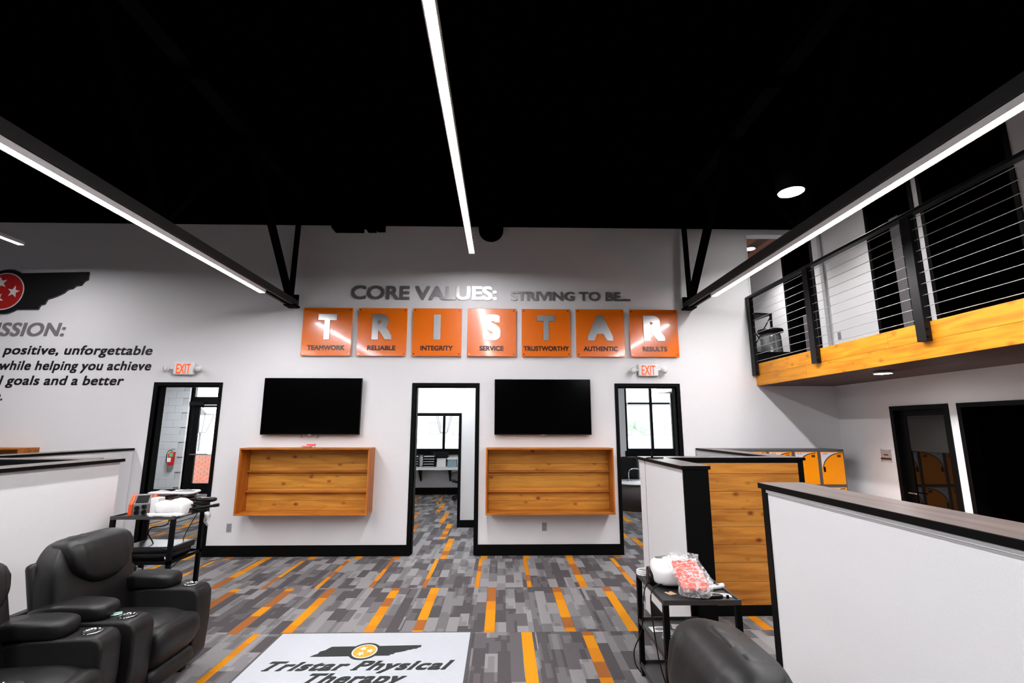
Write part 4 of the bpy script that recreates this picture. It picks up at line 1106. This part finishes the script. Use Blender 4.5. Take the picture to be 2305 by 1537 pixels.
MB().puff((0, 0, .10), (.50, .36, .06), .25, bin_fn, 40, 10).build('lid', PLASTB, t)
MB().puff((0, 0, .045), (.46, .33, .088), .3, bin_fn, 40, 10).build('tub', PLASTB, t)
t = thing('hose_ring', 'black hose coiled on the front edge of the left cart middle shelf', 'hose', (-3.42, 4.70, .53))
MB().tube([(.10*math.cos(a*.7), -.005, .0+.075*math.sin(a*.7)) for a in range(9)], .012, 8, closed=True).build('hose', PLASTB, t)
MB().cyl((.12, -.02, -.06), (.14, -.01, .02), .02, n=12).build('connector', PLASTG, t)
t = thing('hand_wand', 'grey ribbed handpiece hanging at the left of the cart shelf', 'handpiece', (-3.53, 4.69, .50))
m = MB()
for k in range(7): m.cyl((0, 0, .02*k), (0, 0, .02*k+.014), .017 if k % 2 else .013, n=14)
m.build('ribbed_tube', PLASTG, t); MB().cyl((0, 0, .14), (-.02, 0, .19), .022, .03, n=14).build('head', PLASTG, t)
t = thing('metal_cup', 'small shiny metal cup on the middle shelf of the left cart', 'cup', (-3.10, 4.78, .583))
MB().lathe([(.001, 0), (.022, 0), (.03, .05), (.028, .05), (.02, .004), (.001, .004)], n=20).build('cup', CHROME, t)

# ------------------------------------------------------------------ rooms: furniture
t = thing('fire_extinguisher', 'red fire extinguisher with green label on the grey block wall behind the left doorway', 'fire extinguisher', (-8.97, YE-.11, .79))
MB().lathe([(.001, 0), (.07, 0), (.078, .02), (.078, .29), (.055, .34), (.02, .36), (.001, .36)], n=24).build('cylinder', mat('extinguisher_red', (.6, .01, .012), .25), t)
MB().cyl((0, 0, .36), (0, 0, .40), .018, n=12).box(-.015, .09, -.01, .01, .40, .412).box(-.015, .08, -.01, .01, .425, .437).build('valve', CHROME, t)
MB().tube([(-.01, 0, .39), (-.07, -.02, .38), (-.105, -.03, .28), (-.10, -.03, .1), (-.09, -.03, .06)], .010, 8).build('hose', PLASTB, t)
MB().box(-.0, .085, -.086, -.079, .23, .33).build('green_label', mat('green_label', (.05, .55, .16), .5), t)
MB().box(-.05, .05, -.082, -.078, .09, .20).build('white_label', PLASTW, t)
MB().box(-.03, .03, .075, .109, .08, .34).build('bracket', STEEL, t)
# counter room
t = thing('wall_counter', 'white counter on black brackets below the window seen through the middle doorway', 'counter', (-1.9, YE, .0))
MB().box(-1.2, 1.25, -.55, -.002, .69, .75).build('worktop', PLASTW, t)
for x in (-.30, .50, 1.0, -1.0):
    MB().prism([(-.02, .69), (-.45, .69), (-.45, .665), (-.05, .35), (-.02, .35)], x-.02, x+.02, 'x').build('bracket', STEEL, t)
def tray_stack(x, lbl):
    t = thing('paper_tray', lbl, 'tray', (x, YE-.30, .751))
    for k in range(5):
        z = .066*k
        m = MB().box(-.16, .16, -.12, .12, z, z+.008).box(-.16, -.15, -.12, .12, z+.008, z+.05).box(.15, .16, -.12, .12, z+.008, z+.05).box(-.15, .15, .11, .12, z+.008, z+.05)
        m.box(-.15, -.14, -.1, .1, z+.05, z+.066).box(.14, .15, -.1, .1, z+.05, z+.066)
        q = m.build('tray', PLASTB, t); MB().box(-.14, .14, -.11, .1, z+.0085, z+.022).build('paper', PLASTW, q)
tray_stack(-2.38, 'left stack of black paper trays on the counter behind the middle doorway')
tray_stack(-1.95, 'right stack of black paper trays on the counter behind the middle doorway')
t = thing('paper_box', 'white box beside the paper trays on the counter', 'box', (-1.62, YE-.28, .751))
MB().rbox(-.12, .12, -.1, .1, 0, .20, .006, 1).build('carton', PLASTW, t); MB().box(-.125, .125, -.105, .105, .20, .215).build('lid', PLASTW, t)
t = thing('file_box', 'blue grey box at the right end of the counter', 'box', (-1.33, YE-.28, .751))
MB().rbox(-.12, .12, -.12, .12, 0, .19, .006, 1).build('carton', TEAL, t); MB().box(-.13, .16, -.13, .12, .20, .24).box(-.11, .11, -.11, .11, .19, .2).build('lid', PLASTW, t)
t = thing('black_trash', 'black monitor behind the boxes on the counter', 'monitor', (-1.70, YE-.10, .751))
MB().rbox(-.24, .24, -.015, .015, .12, .385, .006, 1).build('screen', PLASTB, t); MB().box(-.03, .03, -.01, .03, .0, .2).box(-.09, .09, -.04, .06, 0, .01).build('stand', PLASTB, t)
def office_chair(loc, rz, lbl):
    t = thing('office_chair', lbl, 'chair', loc, rz)
    MB().puff((0, 0, .47), (.50, .48, .09), .4, None, 28, 10).build('seat', PLASTB, t)
    MB().puff((0, .24, .80), (.48, .07, .60), .35, lambda q, p: Vector((q.x, q.y+.05*p.x*p.x*-1, q.z)), 28, 14).build('backrest', PLASTB, t)
    for s in (-1, 1):
        MB().tube([(s*.25, .12, .45), (s*.28, .12, .66), (s*.28, -.12, .68), (s*.27, -.18, .66)], .017, 8).build('armrest', PLASTG, t)
    MB().cyl((0, 0, .1), (0, 0, .44), .03, n=12).build('gas_lift', CHROME, t)
    for k in range(5):
        a = k*2*PI/5; MB().tube([(0, 0, .11), (.28*math.cos(a), .28*math.sin(a), .07)], .02, 6, steps=1).cyl((.28*math.cos(a), .28*math.sin(a)-.01, .03), (.28*math.cos(a), .28*math.sin(a)+.01, .03), .03, n=10).build('leg', PLASTB, t)
    return t
office_chair((-.98, 12.55, 0), R(-60), 'black office chair at the counter, mostly hidden by the inner doorway')
office_chair((3.18, 12.2, 0), R(165), 'dark office chair behind the round desk seen through the right doorway')
t = thing('round_desk', 'round grey wood desk with white top behind the right doorway', 'desk', (3.05, 11.25, 0))
MB().lathe([(.50, 0), (.50, .55), (.48, .56), (.001, .56)], n=40).build('base', DESKT, t)
MB().lathe([(.52, .56), (.53, .57), (.53, .585), (.001, .59)], n=40).build('top', PLASTW, t)
t = thing('desk_lamp', 'small chrome arm lamp on the round desk', 'lamp', (2.95, 11.35, .59))
MB().tube([(0, 0, 0), (0, 0, .18), (.05, 0, .26), (.2, 0, .27), (.32, 0, .22)], .012, 8).build('arm', CHROME, t); MB().lathe([(.07, 0), (.07, .012), (.001, .014)], n=20).build('base', CHROME, t)

# ------------------------------------------------------------------ outside
g = struct('ground'); BX('parking_lot', -60, 60, YE+.3, 90, -.25, -.15, ASPH, g)
t = thing('brick_planter', 'low red brick wall outside the glazed entrance door', 'brick wall', (-10.2, 16.6, -.15))
m = MB(); rr = random.Random(2)
MB().box(-2.0, 2.4, .01, .20, 0, 1.08).build('mortar_core', MORTAR, t)
for r_ in range(14):
    for c in range(21):
        x = -2.0+.21*c+(.105 if r_ % 2 else 0); q = rr.uniform(-.004, .004)
        m.box(x, x+.20, -.006+q, .012, .005+.077*r_, .07+.077*r_)
o = m.build('bricks', BRICKM, t, kind='stuff')
MB().box(-2.05, 2.45, -.03, .23, 1.08, 1.14).build('coping', ASPH, t)
def lantern(x, y, lbl):
    t = thing('street_lantern', lbl, 'lantern', (x, y, -.15))
    MB().cyl((0, 0, 0), (0, 0, 1.75), .05, .035, n=10).lathe([(.12, 0), (.12, .3), (.06, .4)], n=12).build('post', PLASTG, t)
    m = MB(); a, b = .12, .26
    for sx in (-1, 1):
        for sy in (-1, 1): m.cyl((sx*a, sy*a, 1.78), (sx*b, sy*b, 2.38), .016, n=5)
    m.box(-a, a, -a, a, 1.74, 1.79).box(-b, b, -b, -b+.03, 2.36, 2.40).box(-b, b, b-.03, b, 2.36, 2.40).box(-b, -b+.03, -b, b, 2.36, 2.40).box(b-.03, b, -b, b, 2.36, 2.40)
    m.build('frame', PLASTG, t)
    MB().prism([(-.28, 2.40), (.28, 2.40), (.08, 2.60), (-.08, 2.60)], -.2, .2, 'y').cyl((0, 0, 2.6), (0, 0, 2.72), .03, n=8).build('roof', PLASTG, t)
lantern(-10.42, 17.0, 'grey outdoor lantern seen through the glazed entrance door')
lantern(-2.02, 17.0, 'grey outdoor lantern seen through the window of the counter room')
def car(x, y, rz, m_, lbl):
    t = thing('car', lbl, 'car', (x, y, -.15), rz)
    prof = [(-2.2, .35), (-2.25, .75), (-2.1, .92), (-1.3, 1.0), (-.75, 1.42), (.75, 1.45), (1.35, 1.02), (2.1, .88), (2.25, .6), (2.2, .35)]
    MB().prism(prof, -.85, .85, 'y').build('body', m_, t, bevel=.06)
    MB().prism([(-1.15, 1.03), (-.70, 1.36), (.70, 1.39), (1.18, 1.05)], -.86, .86, 'y').build('window', mat('car_glass', (.3, .33, .36), .1), t)
    for wx in (-1.35, 1.4):
        for s in (-1, 1): MB().cyl((wx, s*.80, .33), (wx, s*.88, .33), .33, n=20).cyl((wx, s*.88, .33), (wx, s*.89, .33), .18, n=14).build('wheel', TYRE, t)
    return t
car(-4.6, 26, 0, CARW, 'white car parked outside the counter room window')
car(8.2, 27, R(8), CARG, 'grey car parked outside the office window, left of the mullion')
car(13.4, 30, R(4), CARW, 'pale car parked outside the office window, at its right edge')
def building(x, y, w_, d_, h_, lbl, nwin):
    t = thing('building', lbl, 'building', (x, y, -.15))
    MB().box(-w_/2, w_/2, 0, d_, 0, h_).build('wall', BLDG, t); MB().box(-w_/2-.2, w_/2+.2, -.2, d_+.2, h_, h_+.35).build('roof', PLASTG, t)
    for k in range(nwin):
        xx = -w_/2+(k+.5)*w_/nwin; q = MB().box(xx-.7, xx+.7, -.05, .0, 1.0, 2.5).build('window', PLASTG, t); MB().box(xx-.62, xx+.62, -.06, -.05, 1.08, 2.42).build('pane', mat('far_pane', (.45, .52, .55), .2), q)
building(19, 58, 16, 8, 4.5, 'pale low building across the parking lot behind the office window', 6)
building(-14, 60, 26, 8, 5, 'pale low building across the parking lot behind the left doorways', 9)
def tree(x, y, h_, lbl):
    t = thing('tree', lbl, 'tree', (x, y, -.15)); rr = random.Random(int(x*10))
    MB().cyl((0, 0, 0), (0, 0, h_*.55), .16, .08, n=8).build('trunk', BLDG, t)
    m = MB()
    for k in range(9): m.puff((rr.uniform(-1, 1)*h_*.2, rr.uniform(-1, 1)*h_*.2, h_*(.55+.35*rr.random())), (h_*.46,)*3, 1.0, lambda q, p: q*(1+.18*math.sin(p.x*9+p.y*7)*math.sin(p.z*8)), 16, 10)
    m.build('crown', GREEN, t)
tree(14.0, 50, 3.6, 'green tree beyond the parking lot seen through the office window')
# doors of the room behind the camera side are outside the photograph

# ------------------------------------------------------------------ groups of repeats
GROUPS = {'value_panel': 'orange letter panels in a row on the back wall', 'locker': 'lockers in the row under the balcony', 'recliner': 'black leather recliners',
          'television': 'televisions on the back wall', 'wall_shelf': 'wooden plank wall shelves', 'half_wall': 'half-height white partitions', 'wall_outlet': 'grey wall outlets',
          'exit_sign': 'exit signs above the doorways', 'roof_truss': 'black roof trusses', 'linear_light': 'long LED strips', 'leaflet': 'leaflets on the cart shelf',
          'wall_lettering': 'lettering on the back wall', 'utility_cart': 'black utility carts', 'paper_tray': 'paper tray stacks on the counter', 'office_chair': 'dark office chairs',
          'street_lantern': 'outdoor lanterns', 'car': 'parked cars', 'building': 'pale buildings across the lot', 'downlight': 'small round downlights'}
for o in list(S.objects):
    if o.parent is None and 'label' in o.keys() and 'group' not in o.keys():
        g_ = GROUPS.get(o.name.split('.')[0])
        if g_: o['group'] = g_
